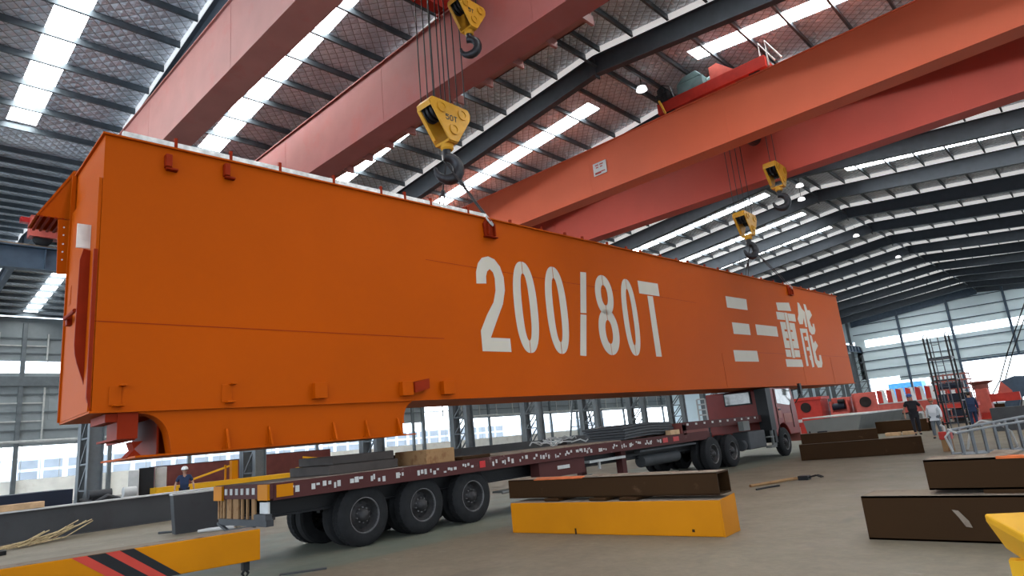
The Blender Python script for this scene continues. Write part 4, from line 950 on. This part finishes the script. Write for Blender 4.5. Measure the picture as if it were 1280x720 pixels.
# yellow trestle, right edge
yt = thing('yellow_trestle', 'worn yellow steel trestle cut off by the right edge of the photo', 'trestle', (-.30, 4.6, 0), math.radians(-8))
yt.location = (-.45, 4.6, 0); yt.rotation_euler.z = 0
off3 = Vector(yt.location); X3 = lambda v: Vector(v)-off3
top = [(-.80, 4.83), (-.56, 4.18), (-.10, 3.95), (.15, 4.3), (.1, 4.95), (-.6, 4.92)]
cx_, cy_ = -.33, 4.55
low = [(cx_+(x-cx_)*.84, cy_+(y-cy_)*.84) for x, y in top]
b = MB(); n = len(top)
b.add([(x, y, .90) for x, y in top]+[(x, y, .86) for x, y in top]+[(x, y, .71) for x, y in low], [tuple(range(n)), tuple(reversed(range(2*n, 3*n)))] + [(i, n+i, n+(i+1) % n, (i+1) % n) for i in range(n)] + [(n+i, 2*n+i, 2*n+(i+1) % n, n+(i+1) % n) for i in range(n)])
b.build('trestle_top', 'yellow_b', yt, xf=X3, bevel=.012)
for x, y in ((-.63, 4.50), (-.12, 4.25), (-.1, 4.75), (-.48, 4.78)):
    MB().prism([(x-.05, y-.04, 0), (x+.05, y-.04, 0), (x+.05, y-.04, .715), (x-.05, y-.04, .715)], (0, .08, 0)).build('leg', 'yellow_b', yt, xf=X3)

# ================================================================== PEOPLE
def skin_geo(pts, edges, sub=2):
    """grow one continuous surface over a skeleton; pts name->(x,y,z,r)"""
    names = list(pts); me = bpy.data.meshes.new('skel'); me.from_pydata([pts[n_][:3] for n_ in names], [(names.index(a), names.index(b_)) for a, b_ in edges], [])
    o = bpy.data.objects.new('skel', me); COL.objects.link(o)
    md = o.modifiers.new('s', 'SKIN'); md.use_smooth_shade = True
    lay = me.skin_vertices[0].data
    for i, n_ in enumerate(names):
        r = pts[n_][3]; lay[i].radius = (r, r) if not isinstance(r, tuple) else r; lay[i].use_root = (i == 0)
    o.modifiers.new('ss', 'SUBSURF').levels = sub
    bpy.context.view_layer.update()
    ev = o.evaluated_get(bpy.context.evaluated_depsgraph_get()); m2 = ev.to_mesh()
    vs = [tuple(v.co) for v in m2.vertices]; fs = [tuple(p.vertices) for p in m2.polygons]
    ev.to_mesh_clear(); bpy.data.objects.remove(o); bpy.data.meshes.remove(me)
    return vs, fs
def ellipsoid(mb, c, r, n=16, m_=10, rz=0):
    vs = []; fs = []
    for i in range(m_+1):
        ph = PI*i/m_
        for j in range(n):
            t = 2*PI*j/n; x, y, z = r[0]*math.sin(ph)*math.cos(t), r[1]*math.sin(ph)*math.sin(t), r[2]*math.cos(ph)
            vs.append((c[0]+x, c[1]+y, c[2]+z))
    for i in range(m_):
        for j in range(n): fs.append((i*n+j, (i+1)*n+j, (i+1)*n+(j+1) % n, i*n+(j+1) % n))
    return mb.add(vs, fs)
def person(label, loc, rz, h, top_m, leg_m, hat_m, hat='helmet', stride=.12, armL=.12, armR=.12, sleeves='short', bend=0.0, group=None, lean=0.0, bulk=1.0):
    """standing figure facing local -Y, feet on the ground"""
    r = thing('person', label, 'person', loc, rz, group); k = h/1.72
    def sc(d): return {n_: tuple([v[0]*k, v[1]*k, v[2]*k, v[3]*k]) for n_, v in d.items()}
    J = dict(pelvis=(0, 0, .95, .135), waist=(0, .0, 1.08, .125), chest=(0, .01, 1.28, .15), neckb=(0, .01, 1.44, .075), neck=(0, 0, 1.50, .055), headl=(0, -.015, 1.57, .075), head=(0, -.01, 1.64, .092), crown=(0, 0, 1.69, .06))
    E_ = [('pelvis', 'waist'), ('waist', 'chest'), ('chest', 'neckb'), ('neckb', 'neck'), ('neck', 'headl'), ('headl', 'head'), ('head', 'crown')]
    for s_, nm, st_, ar in ((-1, 'L', -stride, armL), (1, 'R', stride, armR)):
        J['hip'+nm] = (s_*.09, 0, .88, .095); J['knee'+nm] = (s_*.10, -abs(st_)*.35-.01+st_*.4, .49, .058); J['ank'+nm] = (s_*.10, st_*1.0, .09, .042); J['toe'+nm] = (s_*.12, st_-.13, .035, .036)
        E_ += [('pelvis', 'hip'+nm), ('hip'+nm, 'knee'+nm), ('knee'+nm, 'ank'+nm), ('ank'+nm, 'toe'+nm)]
        J['sh'+nm] = (s_*.19, .01, 1.39, .062); J['el'+nm] = (s_*(.24+ar), -.01-.5*st_*.3, 1.13, .042); J['wr'+nm] = (s_*(.26+ar*1.1), -.08-bend-st_*.4, .90+bend*.8, .029); J['pm'+nm] = (s_*(.26+ar*1.1), -.10-bend*1.2-st_*.45, .83+bend*.9, .030)
        E_ += [('chest', 'sh'+nm), ('sh'+nm, 'el'+nm), ('el'+nm, 'wr'+nm), ('wr'+nm, 'pm'+nm)]
        px_, py_, pz_ = J['pm'+nm][:3]
        for f in range(5):
            ln = (.055, .075, .082, .076, .06)[f]; dx = (-.035*s_, -.02*s_, -.005*s_, .010*s_, .024*s_)[f]
            if f == 0: a = (px_-s_*.028, py_-.01, pz_+.02); b_ = (px_-s_*.045, py_-.03, pz_-.015)
            else: a = (px_+dx*.9, py_-.006, pz_-.035); b_ = (px_+dx, py_-.022, pz_-.035-ln)
            J['f%d%s' % (f, nm)] = (*a, .0095); J['g%d%s' % (f, nm)] = (*b_, .0075)
            E_ += [('pm'+nm, 'f%d%s' % (f, nm)), ('f%d%s' % (f, nm), 'g%d%s' % (f, nm))]
    for n_ in J:
        v = J[n_]; J[n_] = (v[0]+lean*(v[2]-.9 if v[2] > .9 else 0), v[1], v[2], v[3])
    for n_ in ('pelvis', 'waist', 'chest', 'hipL', 'hipR', 'kneeL', 'kneeR', 'shL', 'shR'): J[n_] = (*J[n_][:3], J[n_][3]*bulk)
    J = sc(J)
    b = MB(); b.add(*skin_geo(J, E_, 1))
    hx, hy, hz_ = J['head'][:3]
    ellipsoid(b, (hx, hy-.085*k, hz_-.035*k), (.016*k, .022*k, .026*k), 8, 6)      # nose
    for s_ in (-1, 1): ellipsoid(b, (hx+s_*.082*k, hy+.01*k, hz_-.03*k), (.012*k, .025*k, .035*k), 8, 6)
    ellipsoid(b, (hx, hy-.075*k, hz_-.085*k), (.028*k, .012*k, .008*k), 8, 5)       # lips
    body = b.build('body', 'skin', r, smooth=True)
    e = MB()
    for s_ in (-1, 1): ellipsoid(e, (hx+s_*.032*k, hy-.082*k, hz_-.005*k), (.012*k, .008*k, .007*k), 8, 5)
    e.build('eyes', 'black', r, smooth=True)
    # shirt
    pts = {n_: (*J[n_][:3], J[n_][3]+.018*k) for n_ in ('pelvis', 'waist', 'chest', 'neckb', 'shL', 'shR', 'elL', 'elR')}
    pts['neckb'] = (*J['neckb'][:3], .07*k); pts['hem'] = (J['pelvis'][0], 0, .86*k, .15*k)
    ed = [('pelvis', 'waist'), ('waist', 'chest'), ('chest', 'neckb'), ('pelvis', 'hem'), ('chest', 'shL'), ('shL', 'elL'), ('chest', 'shR'), ('shR', 'elR')]
    if sleeves == 'long':
        for nm in 'LR': pts['wr'+nm] = (*J['wr'+nm][:3], .042*k); ed.append(('el'+nm, 'wr'+nm))
    else:
        for nm in 'LR':
            a, c_ = Vector(J['sh'+nm][:3]), Vector(J['el'+nm][:3]); q = a.lerp(c_, .75); pts['el'+nm] = (q.x, q.y, q.z, .068*k)
    MB().add(*skin_geo(pts, ed, 1)).build('shirt', top_m, r, smooth=True)
    pts = {'pelvis': (J['pelvis'][0], 0, .92*k, .15*k)}
    ed = []
    for nm in 'LR':
        pts['hip'+nm] = (*J['hip'+nm][:3], .115*k); pts['knee'+nm] = (*J['knee'+nm][:3], .078*k); a = J['ank'+nm]; pts['ank'+nm] = (a[0], a[1], a[2]+.02*k, .066*k)
        ed += [('pelvis', 'hip'+nm), ('hip'+nm, 'knee'+nm), ('knee'+nm, 'ank'+nm)]
    MB().add(*skin_geo(pts, ed, 1)).build('trousers', leg_m, r, smooth=True)
    for nm in 'LR':
        a, t = J['ank'+nm], J['toe'+nm]
        s_ = MB(); s_.add(*skin_geo({'a': (a[0], a[1]+.03*k, .055*k, .05*k), 'b': (a[0], a[1]-.05*k, .05*k, .048*k), 'c': (t[0], t[1]-.03*k, .042*k, .04*k)}, [('a', 'b'), ('b', 'c')], 1))
        s_.build('shoe', 'black', r, smooth=True)
    hr = MB(); ellipsoid(hr, (hx, hy+.02*k, hz_+.01*k), (.096*k, .10*k, .095*k)); hr.build('hair', 'hair', r, smooth=True)
    if hat:
        hm = MB(); hm.lathe((hx, hy, hz_+.015*k), (0, 0, 1), [(.122*k, -.005*k), (.120*k, .02*k), (.112*k, .06*k), (.08*k, .105*k), (.04*k, .122*k), (0, .126*k)], 20)
        hm.prism([(hx-.07*k, hy-.10*k, hz_+.01*k), (hx+.07*k, hy-.10*k, hz_+.01*k), (hx+.045*k, hy-.17*k, hz_-.0*k), (hx-.045*k, hy-.17*k, hz_-.0*k)], (0, 0, .012*k))
        hm.build('helmet' if hat == 'helmet' else 'cap', hat_m, r, smooth=True)
    return r
person('person in black t-shirt and dark trousers with a blue helmet, right of brown beams', (-7.55, 34.9, 0), math.radians(20), 1.84, 'tee', 'trouser', 'helmblue', 'helmet', .10, .08, .13, lean=-.03, bulk=1.15)
person('person in pale long-sleeved shirt and grey jeans with a reddish cap, beside the scaffold tower', (-5.98, 30.9, 0), math.radians(-5), 1.56, 'shirt', 'jeans', 'helmred', 'cap', .16, .03, .05, 'long', bulk=1.15)
person('person in dark navy work clothes standing right of the scaffold tower, turned away', (-5.9, 39.0, 0), math.radians(200), 1.72, 'navycloth', 'navycloth', 'helmwhite', None, .06, .02, .02, 'long', bulk=1.2)
person('person in dark overalls and white helmet behind the long grey beam at left', (-25.6, 9.22, 0), math.radians(70), 1.64, 'navycloth', 'trouser', 'helmwhite', 'helmet', .02, .06, .06, 'short', bend=.05)

# ================================================================== LEFT BACKGROUND
o = MB()
p0, p1 = Vector((-23.6, -3.0, 0)), Vector((-24.1, 13.5, 0))
gb = thing('grey_box_beam', 'very long low grey box beam crossing the floor behind the striped beam', 'box beam', tuple(p0))
gb.rotation_euler.z = math.atan2(p1.y-p0.y, p1.x-p0.x); Lg = (p1-p0).length
MB().box(0, Lg, .12, .62, 0, .84).build('web_box', 'greybeam', gb); MB().box(-.02, Lg+.02, .05, .69, .84, .88).build('top_flange', 'lgrey', gb); MB().box(-.02, Lg+.02, .05, .69, -.0, .02).build('bottom_flange', 'greybeam', gb)
for v in gb.children: v.location.y = -.35
q = thing('grey_counterweight_box', 'dark grey box with a light top edge standing behind the trailer tail', 'box', (-18.3, 7.3, 0), math.radians(82))
MB().prism([(-.9, -.2, 0), (1.6, -.2, 0), (1.6, -.2, .96), (-.98, -.2, .96)], (0, .4, 0)).build('box_body', 'greybeam', q); MB().box(-.99, 1.6, -.22, .22, .96, 1.0).build('top_edge', 'lgrey', q)
o = MB().tube([(-19.2, 6.3, .03), (-18.3, 7.0, .03), (-17.5, 8.4, .03)], .03, 6).build('floor_pipe', 'darkgrey'); tag(o, 'thin dark pipe on the floor in front of the dark grey box', 'pipe')
o = MB().tube([(-17.6, 6.7, .05), (-17.3, 7.0, .05), (-17.1, 7.35, .05), (-17.35, 7.5, .05), (-17.75, 6.95, .05), (-17.6, 6.7, .05)], .035, 6).build('chain_link', 'lgrey', smooth=True); tag(o, 'pale oblong link lying on the floor at the foot of the dark grey box', 'link')
b = MB(); rnd = random.Random(11)
A0, A1 = Vector((-21.2, 3.2, .05)), Vector((-22.8, 5.6, .38))
for k in range(15):
    a = A0 + Vector((rnd.uniform(-.7, .5), rnd.uniform(-.3, .9), 0)); c_ = A0.lerp(A1, rnd.uniform(.4, 1.0)) + Vector((rnd.uniform(-.1, .1), rnd.uniform(-.15, .15), rnd.uniform(-.05, .1)))
    m_ = a.lerp(c_, .5); m_.z = .05+rnd.random()*.1
    b.tube([a, m_, c_], .017, 5)
tag(b.build('straw_rope_heap', 'straw'), 'frayed straw-coloured rope heap on the floor in front of the long grey beam', 'rope')
q = thing('dark_scrap_heap', 'small dark scrap pieces on the floor left of the straw rope', 'scrap', (-20.4, 3.0, 0))
MB().box(-.2, .3, -.2, .25, 0, .10).build('scrap_piece', 'black', q); MB().tube([(.4, -1.2, .04), (.2, -.9, .05), (.5, -.5, .04), (-.1, -.2, .06)], .03, 6).build('scrap_wire', 'black', q)
block('navy_tank', 'low dark navy tank behind the long grey beam at far left', 'tank', (-28.6, 2.9, 0), (2.2, 6.6, 1.28), 'navy')
o = block('yellow_plank', 'yellow plank resting on top of the long grey beam at far left', 'plank', (-25.0, 3.3, .9), (.5, 2.9, .18), 'wood_l'); o.location = (-24.9, 3.2, 0.0)
o.data.transform(Matrix.Translation((0, 0, 0))); o.location.z = .882; o.location.x = -23.95
block('black_cabinet', 'tall black cabinet with grey side panels beside the red brown panels at left', 'cabinet', (-28.2, 8.75, 0), (.5, .55, 1.78), 'black', math.radians(75))
block('grey_cabinet', 'narrow grey cabinet left of the black cabinet', 'cabinet', (-28.0, 8.25, 0), (.35, .28, 1.72), 'lgrey', math.radians(75))
block('grey_cabinet', 'narrow grey cabinet right of the black cabinet', 'cabinet', (-28.3, 9.3, 0), (.4, .26, 1.76), 'lgrey', math.radians(75))
q = thing('pump_unit', 'shiny silver cylinder pump with pipes behind the long grey beam', 'pump', (-26.2, 7.6, 0))
MB().cyl((0, -.2, 1.0), (0, .2, 1.0), .17, 16).box(-.2, .2, -.25, .25, 0, .85).build('cylinder', 'lgrey', q, smooth=True); MB().tube([(0, -.3, .8), (.1, -.7, .95), (.1, -1.1, .75), (0, -1.5, .9)], .07, 8).build('hose', 'darkgrey', q, smooth=True)
q = thing('dark_motor', 'dark motor unit beside the first lattice column', 'motor', (-27.0, 6.9, 0)); MB().box(-.3, .3, -.3, .3, 0, .9).build('stand', 'black', q); MB().cyl((0, -.35, 1.02), (0, .35, 1.02), .15, 14).build('motor_body', 'darkgrey', q, smooth=True)
for k, (y0_, y1_, zt) in enumerate(((9.9, 14.0, 1.80), (14.1, 18.3, 1.92))):
    q = thing('red_brown_panel', ['red brown box panel behind the worker and the yellow gate', 'red brown box panel behind the steel slabs on the trailer'][k], 'panel', (-31.2, (y0_+y1_)/2, 0))
    h_ = (y1_-y0_)/2; MB().box(-.4, .4, -h_, h_, 0, zt-.02*k).build('panel_body', 'redbrown', q); MB().box(-.42, .42, -h_, h_, zt-.02*k, zt+.02-.02*k).build('panel_rim', 'darkgrey', q)
q = thing('yellow_gate_frame', 'yellow steel gate frame with slanted arm and thick post behind the worker', 'frame', (-27.6, 11.0, 0))
MB().box(-.12, .12, .75, 1.0, 0, 1.75).build('post', 'yellow', q); MB().bar((0, -.8, 1.15), (0, .7, 1.55), .07, .07).build('slanted_arm', 'yellow_b', q)
MB().box(-.3, .3, -2.2, 3.4, .72, 1.0).build('base_beam', 'yellow_b', q); MB().box(-.1, .1, -2, -1.8, 0, .72).box(-.1, .1, 3, 3.2, 0, .72).box(-.04, .04, .5, .56, .9, 1.6).build('support', 'yellow', q)
q = thing('yellow_gate_frame', 'second yellow frame with a slanted arm, right of the second lattice column', 'frame', (-27.6, 16.0, 0))
MB().bar((0, -1.0, 1.62), (0, 1.2, 1.3), .07, .07).box(-.3, .3, -1.2, 2.4, .95, 1.2).build('slanted_arm', 'yellow_b', q); MB().box(-.1, .1, -1, -.8, 0, .95).box(-.1, .1, 2, 2.2, 0, .95).build('support', 'yellow', q); MB().lathe((0, 2.0, 1.2), (0, 0, 1), [(.2, 0), (.15, .15), (0, .2)], 12).build('cap', 'lgrey', q)
q = hollow_beam('grey_box_beam', 'grey box beam lying behind the trailer between the third and fifth lattice columns', 'box beam', (-27.2, 26.0, 0), 10.5, 1.30, .6, 'greybeam', PI/2-.02)
q = hollow_beam('grey_box_beam', 'long grey beam sloping up behind the tangle of straps on the trailer', 'box beam', (-24.2, 33.5, 0), 9.0, 1.35, .7, 'greybeam', PI/2+.05)
q = hollow_beam('brown_box_beam', 'brown beam ends seen behind the timber block on the trailer', 'box beam', (-24.8, 19.4, 0), 3.2, 1.32, .6, 'rust', PI/2)
q = thing('jib_trestle', 'tapering grey lattice stair tower behind the bowed sheets on the trailer', 'tower', (-32.0, 42.0, 0))
b = MB()
for s_ in (-1, 1):
    for d_ in (-.5, .5): b.bar((d_, s_*1.9, 0), (d_, s_*.55, 5.2), .1, .1)
for k in range(7):
    z = .6+.7*k; w_ = 1.9-1.35*z/5.2; b.bar((.5, -w_, z), (.5, w_, z), .06, .06); b.bar((-.5, -w_, z), (-.5, w_, z), .06, .06)
b.build('lattice', 'frame_l', q)
for i, y in enumerate((20.6, 52.0, 58.0)):
    pass
q = thing('blue_machine', 'small blue machine on a table seen behind the trailer', 'machine', (-27.0, 36.2, 0)); MB().box(-.3, .3, -.4, .4, 1.0, 1.7).build('housing', 'bluesheet', q); MB().box(-.5, .5, -.7, .7, 0, 1.0).build('table', 'darkgrey', q)

# ================================================================== RIGHT BACKGROUND
q = thing('grey_steel_skip', 'large pale grey box section on the floor just right of the truck cab', 'box section', (-12.3, 37.9, 0), math.radians(-6))
MB().prism([(-1.25, 0, 0), (1.3, 0, 0), (1.75, 0, 1.12), (-1.45, 0, 1.0)], (0, 6.0, 0)).build('box_body', 'grey', q); MB().box(-1.45, 1.75, -.03, 6.0, 1.1, 1.16).build('top_edge', 'lgrey', q)
q = thing('red_winch_frame', 'bright red winch housing with round hole above the grey box section', 'machine', (-14.5, 45.6, 0))
b = MB(); b.box(-2.4, -.6, 0, 1.5, 0, 2.35).box(-2.6, -.5, -.1, 1.6, 2.2, 2.4); b.build('housing', 'red3', q, bevel=.03); MB().lathe((-1.6, -.02, 1.75), (0, -1, 0), [(.33, 0), (.33, .05), (0, .05)], 20).build('hole_cover', 'rust_d', q); MB().box(-2.45, -2.3, -.1, 0, .6, 2.2).box(-2.3, -2.0, -.1, 0, .8, 1.0).build('grey_bracket', 'lgrey', q)
q = thing('pink_motor_housing', 'faded pink red machine housing with a dark motor inside, behind the grey box section', 'machine', (-14.35, 46.2, 0))
MB().box(-.45, 0.75, .6, 1.5, 0, 2.2).box(-.45, -.3, 0, .6, 0, 2.0).box(.62, 0.75, 0, .6, 0, 2.0).box(-.45, 0.75, 0, 1.5, .9, 1.25).build('housing', 'pinkred', q, bevel=.05); MB().cyl((-.4, .3, 1.6), (.45, .3, 1.65), .22, 16).build('motor', 'navy', q, smooth=True); MB().cyl((.1, .15, 1.95), (.5, .15, 1.95), .13, 12).build('motor_top', 'black', q, smooth=True)
q = thing('red_ribbed_beam', 'long bright red crane beam with a row of pale upright ribs along its top', 'machine', (-13.35, 46.6, 0), math.radians(24))
MB().box(0, 1.3, -.5, .5, .3, 2.35).build('end_housing', 'pinkred', q, bevel=.03)
MB().lathe((.6, -.51, 1.75), (0, -1, 0), [(.34, 0), (.34, .06), (.26, .08), (0, .02)], 24).build('round_opening', 'rust_d', q, smooth=True)
b = MB(); b.box(1.3, 6.3, -.5, .5, .85, 1.5); b.build('beam_body', 'pinkred', q); MB().box(1.3, 6.3, -.55, .52, 1.5, 1.56).build('top_plate', 'lgrey', q)
for k in range(9):
    y = 1.35+.545*k
    MB().prism([(y, -.45, 1.56), (y+.42, -.45, 1.56), (y+.30, -.45, 2.3), (y+.02, -.45, 2.42)], (0, .04, 0)).build('rib', 'red3', q); MB().prism([(y+.30, -.46, 1.56), (y+.55, -.46, 1.56), (y+.46, -.46, 2.38), (y+.30, -.46, 2.42)], (0, .7, 0)).build('rib', 'white', q)
MB().box(2, 2.4, -.4, .4, 0, .85).box(5.5, 5.9, -.4, .4, 0, .85).build('foot', 'rust_d', q)
b = MB(); b.prism([(-13.4, 58, 0), (-11.9, 56.5, 0), (-12.8, 56.5, 1.1), (-14.4, 58, 1.2)], (.2, .8, 0)); tag(b.build('dark_wedge_plate', 'black'), 'black leaning wedge-shaped plate under the red ribbed beam', 'plate')
q = thing('scrap_pile', 'pile of pale and dark scrap left of the black wedge plate', 'scrap', (-14.9, 56.5, 0)); MB().box(-.9, .6, -.4, .4, 0, .25).bar((-1, 0, .3), (.5, .2, .6), .12, .1).bar((-.8, .2, .6), (.4, -.1, .3), .1, .1).build('scrap_piece', 'lgrey', q)
block('grey_plate_stack', 'grey panel standing behind the person in black', 'panel', (-10.2, 44.6, 0), (1.9, .3, .80), 'grey', math.radians(5))
block('white_floor_beam', 'long low white beam on the floor behind the person in black', 'beam', (-11.5, 43.2, 0), (5.0, .4, .35), 'lgrey', math.radians(12))
block('yellow_concrete_block', 'ochre yellow block on the floor right of the person in navy', 'block', (-8.35, 58.9, 0), (.95, .8, 1.05), 'yellow', .1)
block('pale_plinth', 'long pale plinth on the floor behind the yellow block', 'plinth', (-7.0, 66, 0), (7.5, .5, .8), 'lgrey', .1)
# scaffold tower
q = thing('scaffold_tower', 'tall thin dark steel scaffold tower with a ladder, right of the person in pale shirt', 'scaffold', (-5.62, 32.9, 0), math.radians(0))
T0 = [(-.42, -.35), (.40, -.35), (.40, .45), (-.42, .45)]
for i, (x, y) in enumerate(T0):
    b = MB(); b.bar((x, y, 0), (x, y, 4.15), .065, .065) if True else 0
    b.tube([(x, y, 4.1), (x, y, 4.2), (x+.06, y, 4.28), (x+.14, y, 4.25)], .022, 6); b.build('post', 'black', q)
b = MB()
for z in (.5, 1.4, 2.3, 3.25):
    for i in range(4):
        p, r_ = T0[i], T0[(i+1) % 4]; b.bar((*p, z), (*r_, z), .05, .05)
b.build('brace', 'black', q)
MB().box(-.45, .43, -.38, .48, 3.18, 3.24).build('platform', 'frame', q)
b = MB(); b.bar((-.15, -.40, 0), (-.15, -.40, 4.1), .035, .035); b.bar((.12, -.40, 0), (.12, -.40, 4.1), .035, .035)
for k in range(13): b.bar((-.15, -.40, .2+.3*k), (.12, -.40, .2+.3*k), .025, .025)
b.build('ladder', 'frame', q)
# caged red machine behind it
q = thing('caged_red_machine', 'dark red lattice cage machine with dark equipment inside, behind the scaffold tower', 'machine', (-7.6, 45.5, 0))
b = MB(); rnd = random.Random(2)
for x in (-.9, -.3, .3, .9):
    for y in (0, 1.2): b.bar((x, y, .2), (x*.9, y, 2.9), .05, .05)
for z in (.4, 1.2, 2.0, 2.5, 2.85):
    for y in (0, 1.2): b.bar((-.95, y, z), (.95, y, z), .06, .06)
for k in range(8): b.bar((-.9+.25*k, 0, 2.0), (-.75+.22*k, 0, 2.85), .04, .04)
b.build('cage', 'cabside', q)
MB().box(-.8, .8, .2, 1.0, 1.15, 1.75).cyl((-.6, .1, 2.2), (.6, .1, 2.2), .2, 12).box(-.5, .9, .1, .6, .3, .8).build('equipment', 'navy', q); MB().box(-1.0, 1.0, -.1, 1.3, .95, 1.15).box(-.9, -.7, 0, 1.2, 0, 1).box(.7, .9, 0, 1.2, 0, 1).build('base_frame', 'red3', q)
q = thing('red_machine_column', 'red machine column with a rusty bell-shaped head in front of the bright doorway', 'machine', (-6.9, 50.3, 0))
MB().prism([(-.38, 0, .4), (.42, 0, .4), (.34, 0, 1.9), (-.3, 0, 1.9)], (0, .8, 0)).build('column', 'pinkred', q, bevel=.03); MB().lathe((0, .4, 1.7), (0, 0, 1), [(.3, 0), (.42, .2), (.42, .45), (.75, .6), (.7, .66), (0, .68)], 20).build('head', 'cabside', q, smooth=True); MB().box(-.5, .5, -.1, .9, 0, .4).box(.3, 1.9, .1, .5, 1.0, 1.5).build('base', 'red3', q)
q = thing('drilling_machine', 'dark blue grey machine with a heavy overhanging head at the right edge by the doorway', 'machine', (-5.8, 55, 0))
MB().prism([(-1.0, 0, 0), (-.1, 0, 0), (.35, 0, 1.1), (1.3, 0, 1.5), (1.4, 0, 2.4), (.3, 0, 2.55), (-.5, 0, 2.3), (-.4, 0, 1.2)], (0, .9, 0)).build('machine_body', 'bluegrey', q, bevel=.05)
MB().prism([(-.9, -.1, 1.3), (-.1, -.1, 1.0), (.0, -.1, 1.6), (-.5, -.1, 2.3)], (0, .3, 0)).box(.7, 1.2, -.1, .5, 0, .9).build('red_cover', 'pinkred', q); MB().box(-1.4, -.6, -.2, .6, .5, .8).build('side_motor', 'rust', q)
block('dark_steel_box', 'dark grey box section behind the grey rack at the right edge', 'box section', (-3.2, 34.2, 0), (2.6, .8, .95), 'darkgrey', .02)
for k, (ya, za, yb_, zb, x1_, x2_) in enumerate(((0, 8.6, 0, 4.2, -3.9, -6.1), (0, 8.6, 0, 4.2, -3.7, -5.8), (0, 7.0, 0, 4.3, -4.0, -5.2), (0, 7.0, 0, 4.3, -3.85, -4.95))):
    pass
q = thing('leaning_mast', 'pair of thin dark slanted poles leaning right, in front of the far wall', 'mast', (-6.9, 60, 0))
for dx in (0, .32): MB().tube([(-.75+dx, 0, 0), (-.9+dx, 0, 1.1), (.0+dx, 0, 2.4), (.9+dx, 0, 4.4), (3.4+dx, 0, 9.2)], .045, 6).build('pole', 'black', q)
q = thing('leaning_mast', 'second pair of thin dark slanted poles at the right edge of the photo', 'mast', (-4.9, 60, 0))
for dx in (0, .28): MB().tube([(-1.3+dx, .3, 0), (.0+dx, 0, 4.3), (1.6+dx, 0, 7.4)], .045, 6).build('pole', 'black', q)
# grey rack of upright bars at the right
q = thing('grey_bar_rack', 'grey steel rack of close upright bars standing behind the stacked beams at right', 'rack', (-3.75, 21.6, 0), math.radians(33))
MB().tube([(0, 0, .60), (1.0, 0, .70), (3.2, 0, .86)], .035, 8).tube([(0, 0, .02), (3.2, 0, .02)], .03, 8).tube([(0, .5, .66), (3.2, .5, .98)], .04, 8).tube([(0, .5, .02), (3.2, .5, .02)], .03, 8).build('rail', 'racklight', q, smooth=True)
for k in range(11):
    x = .06+.30*k; zt = .60+.085*x
    MB().box(x-.03, x+.03, -.03, .03, 0, zt).build('upright_bar', 'copper', q); MB().box(x-.10, x-.04, .45, .52, 0, zt+.08).build('upright_bar', 'racklight', q)
MB().tube([(0, 0, .6), (-.12, 0, .66), (-.2, 0, .72)], .03, 6).tube([(-.1, .25, .1), (-.2, .25, .5), (0, .25, .7)], .03, 6).build('bent_bar', 'lgrey', q)
q = thing('red_gas_valve', 'small red valve stand at the left end of the grey rack', 'stand', (-4.35, 23.4, 0)); MB().box(-.13, .13, -.12, .12, 0, .35).build('stand_post', 'wood', q); MB().box(-.16, .16, -.15, .15, .35, .58).build('valve_body', 'red3', q, bevel=.02); MB().tube([(0, 0, .58), (0, 0, .72), (-.08, 0, .78)], .035, 8).build('valve_handle', 'lgrey', q)
q = thing('welding_hose', 'pale curved hose arching over the left part of the grey rack', 'hose', (-3.5, 23.5, 0)); MB().tube([(-.4, 0, .02), (-.2, 0, .65), (.1, 0, .82), (.5, 0, .72), (.75, 0, .45), (.8, 0, .02)], .03, 8).build('hose_tube', 'lgrey', q, smooth=True)
# hanging lamps near the ridge
for k, (x, y, z) in enumerate(((-12.15, 22.5, 15.45), (-13.4, 56.6, 15.0), (-13.3, 69.5, 15.0), (-12.0, 40.2, 15.1), (-12.9, 43.0, 15.1))):
    q = thing('high_bay_lamp', ['small round white lamp hanging under the ridge before the red crane trolley', 'white lamp hanging at the ridge, fourth from the camera', 'white lamp hanging at the ridge, farthest from the camera', 'white lamp hanging at the ridge just right of the distant auxiliary hook', 'lower white lamp hanging at the ridge right of the distant auxiliary hook'][k], 'lamp', (x, y, z), 0, 'lamps under the ridge')
    MB().lathe((0, 0, 0), (0, 0, 1), [(0, 0), (.24, .0), (.20, .14), (.10, .2), (0, .2)], 18).build('lamp_shade', 'lamp', q, smooth=True); MB().cyl((0, 0, .2), (0, 0, min(.9, zroof(x)-z-.05)), .02, 6).build('stem', 'black', q)
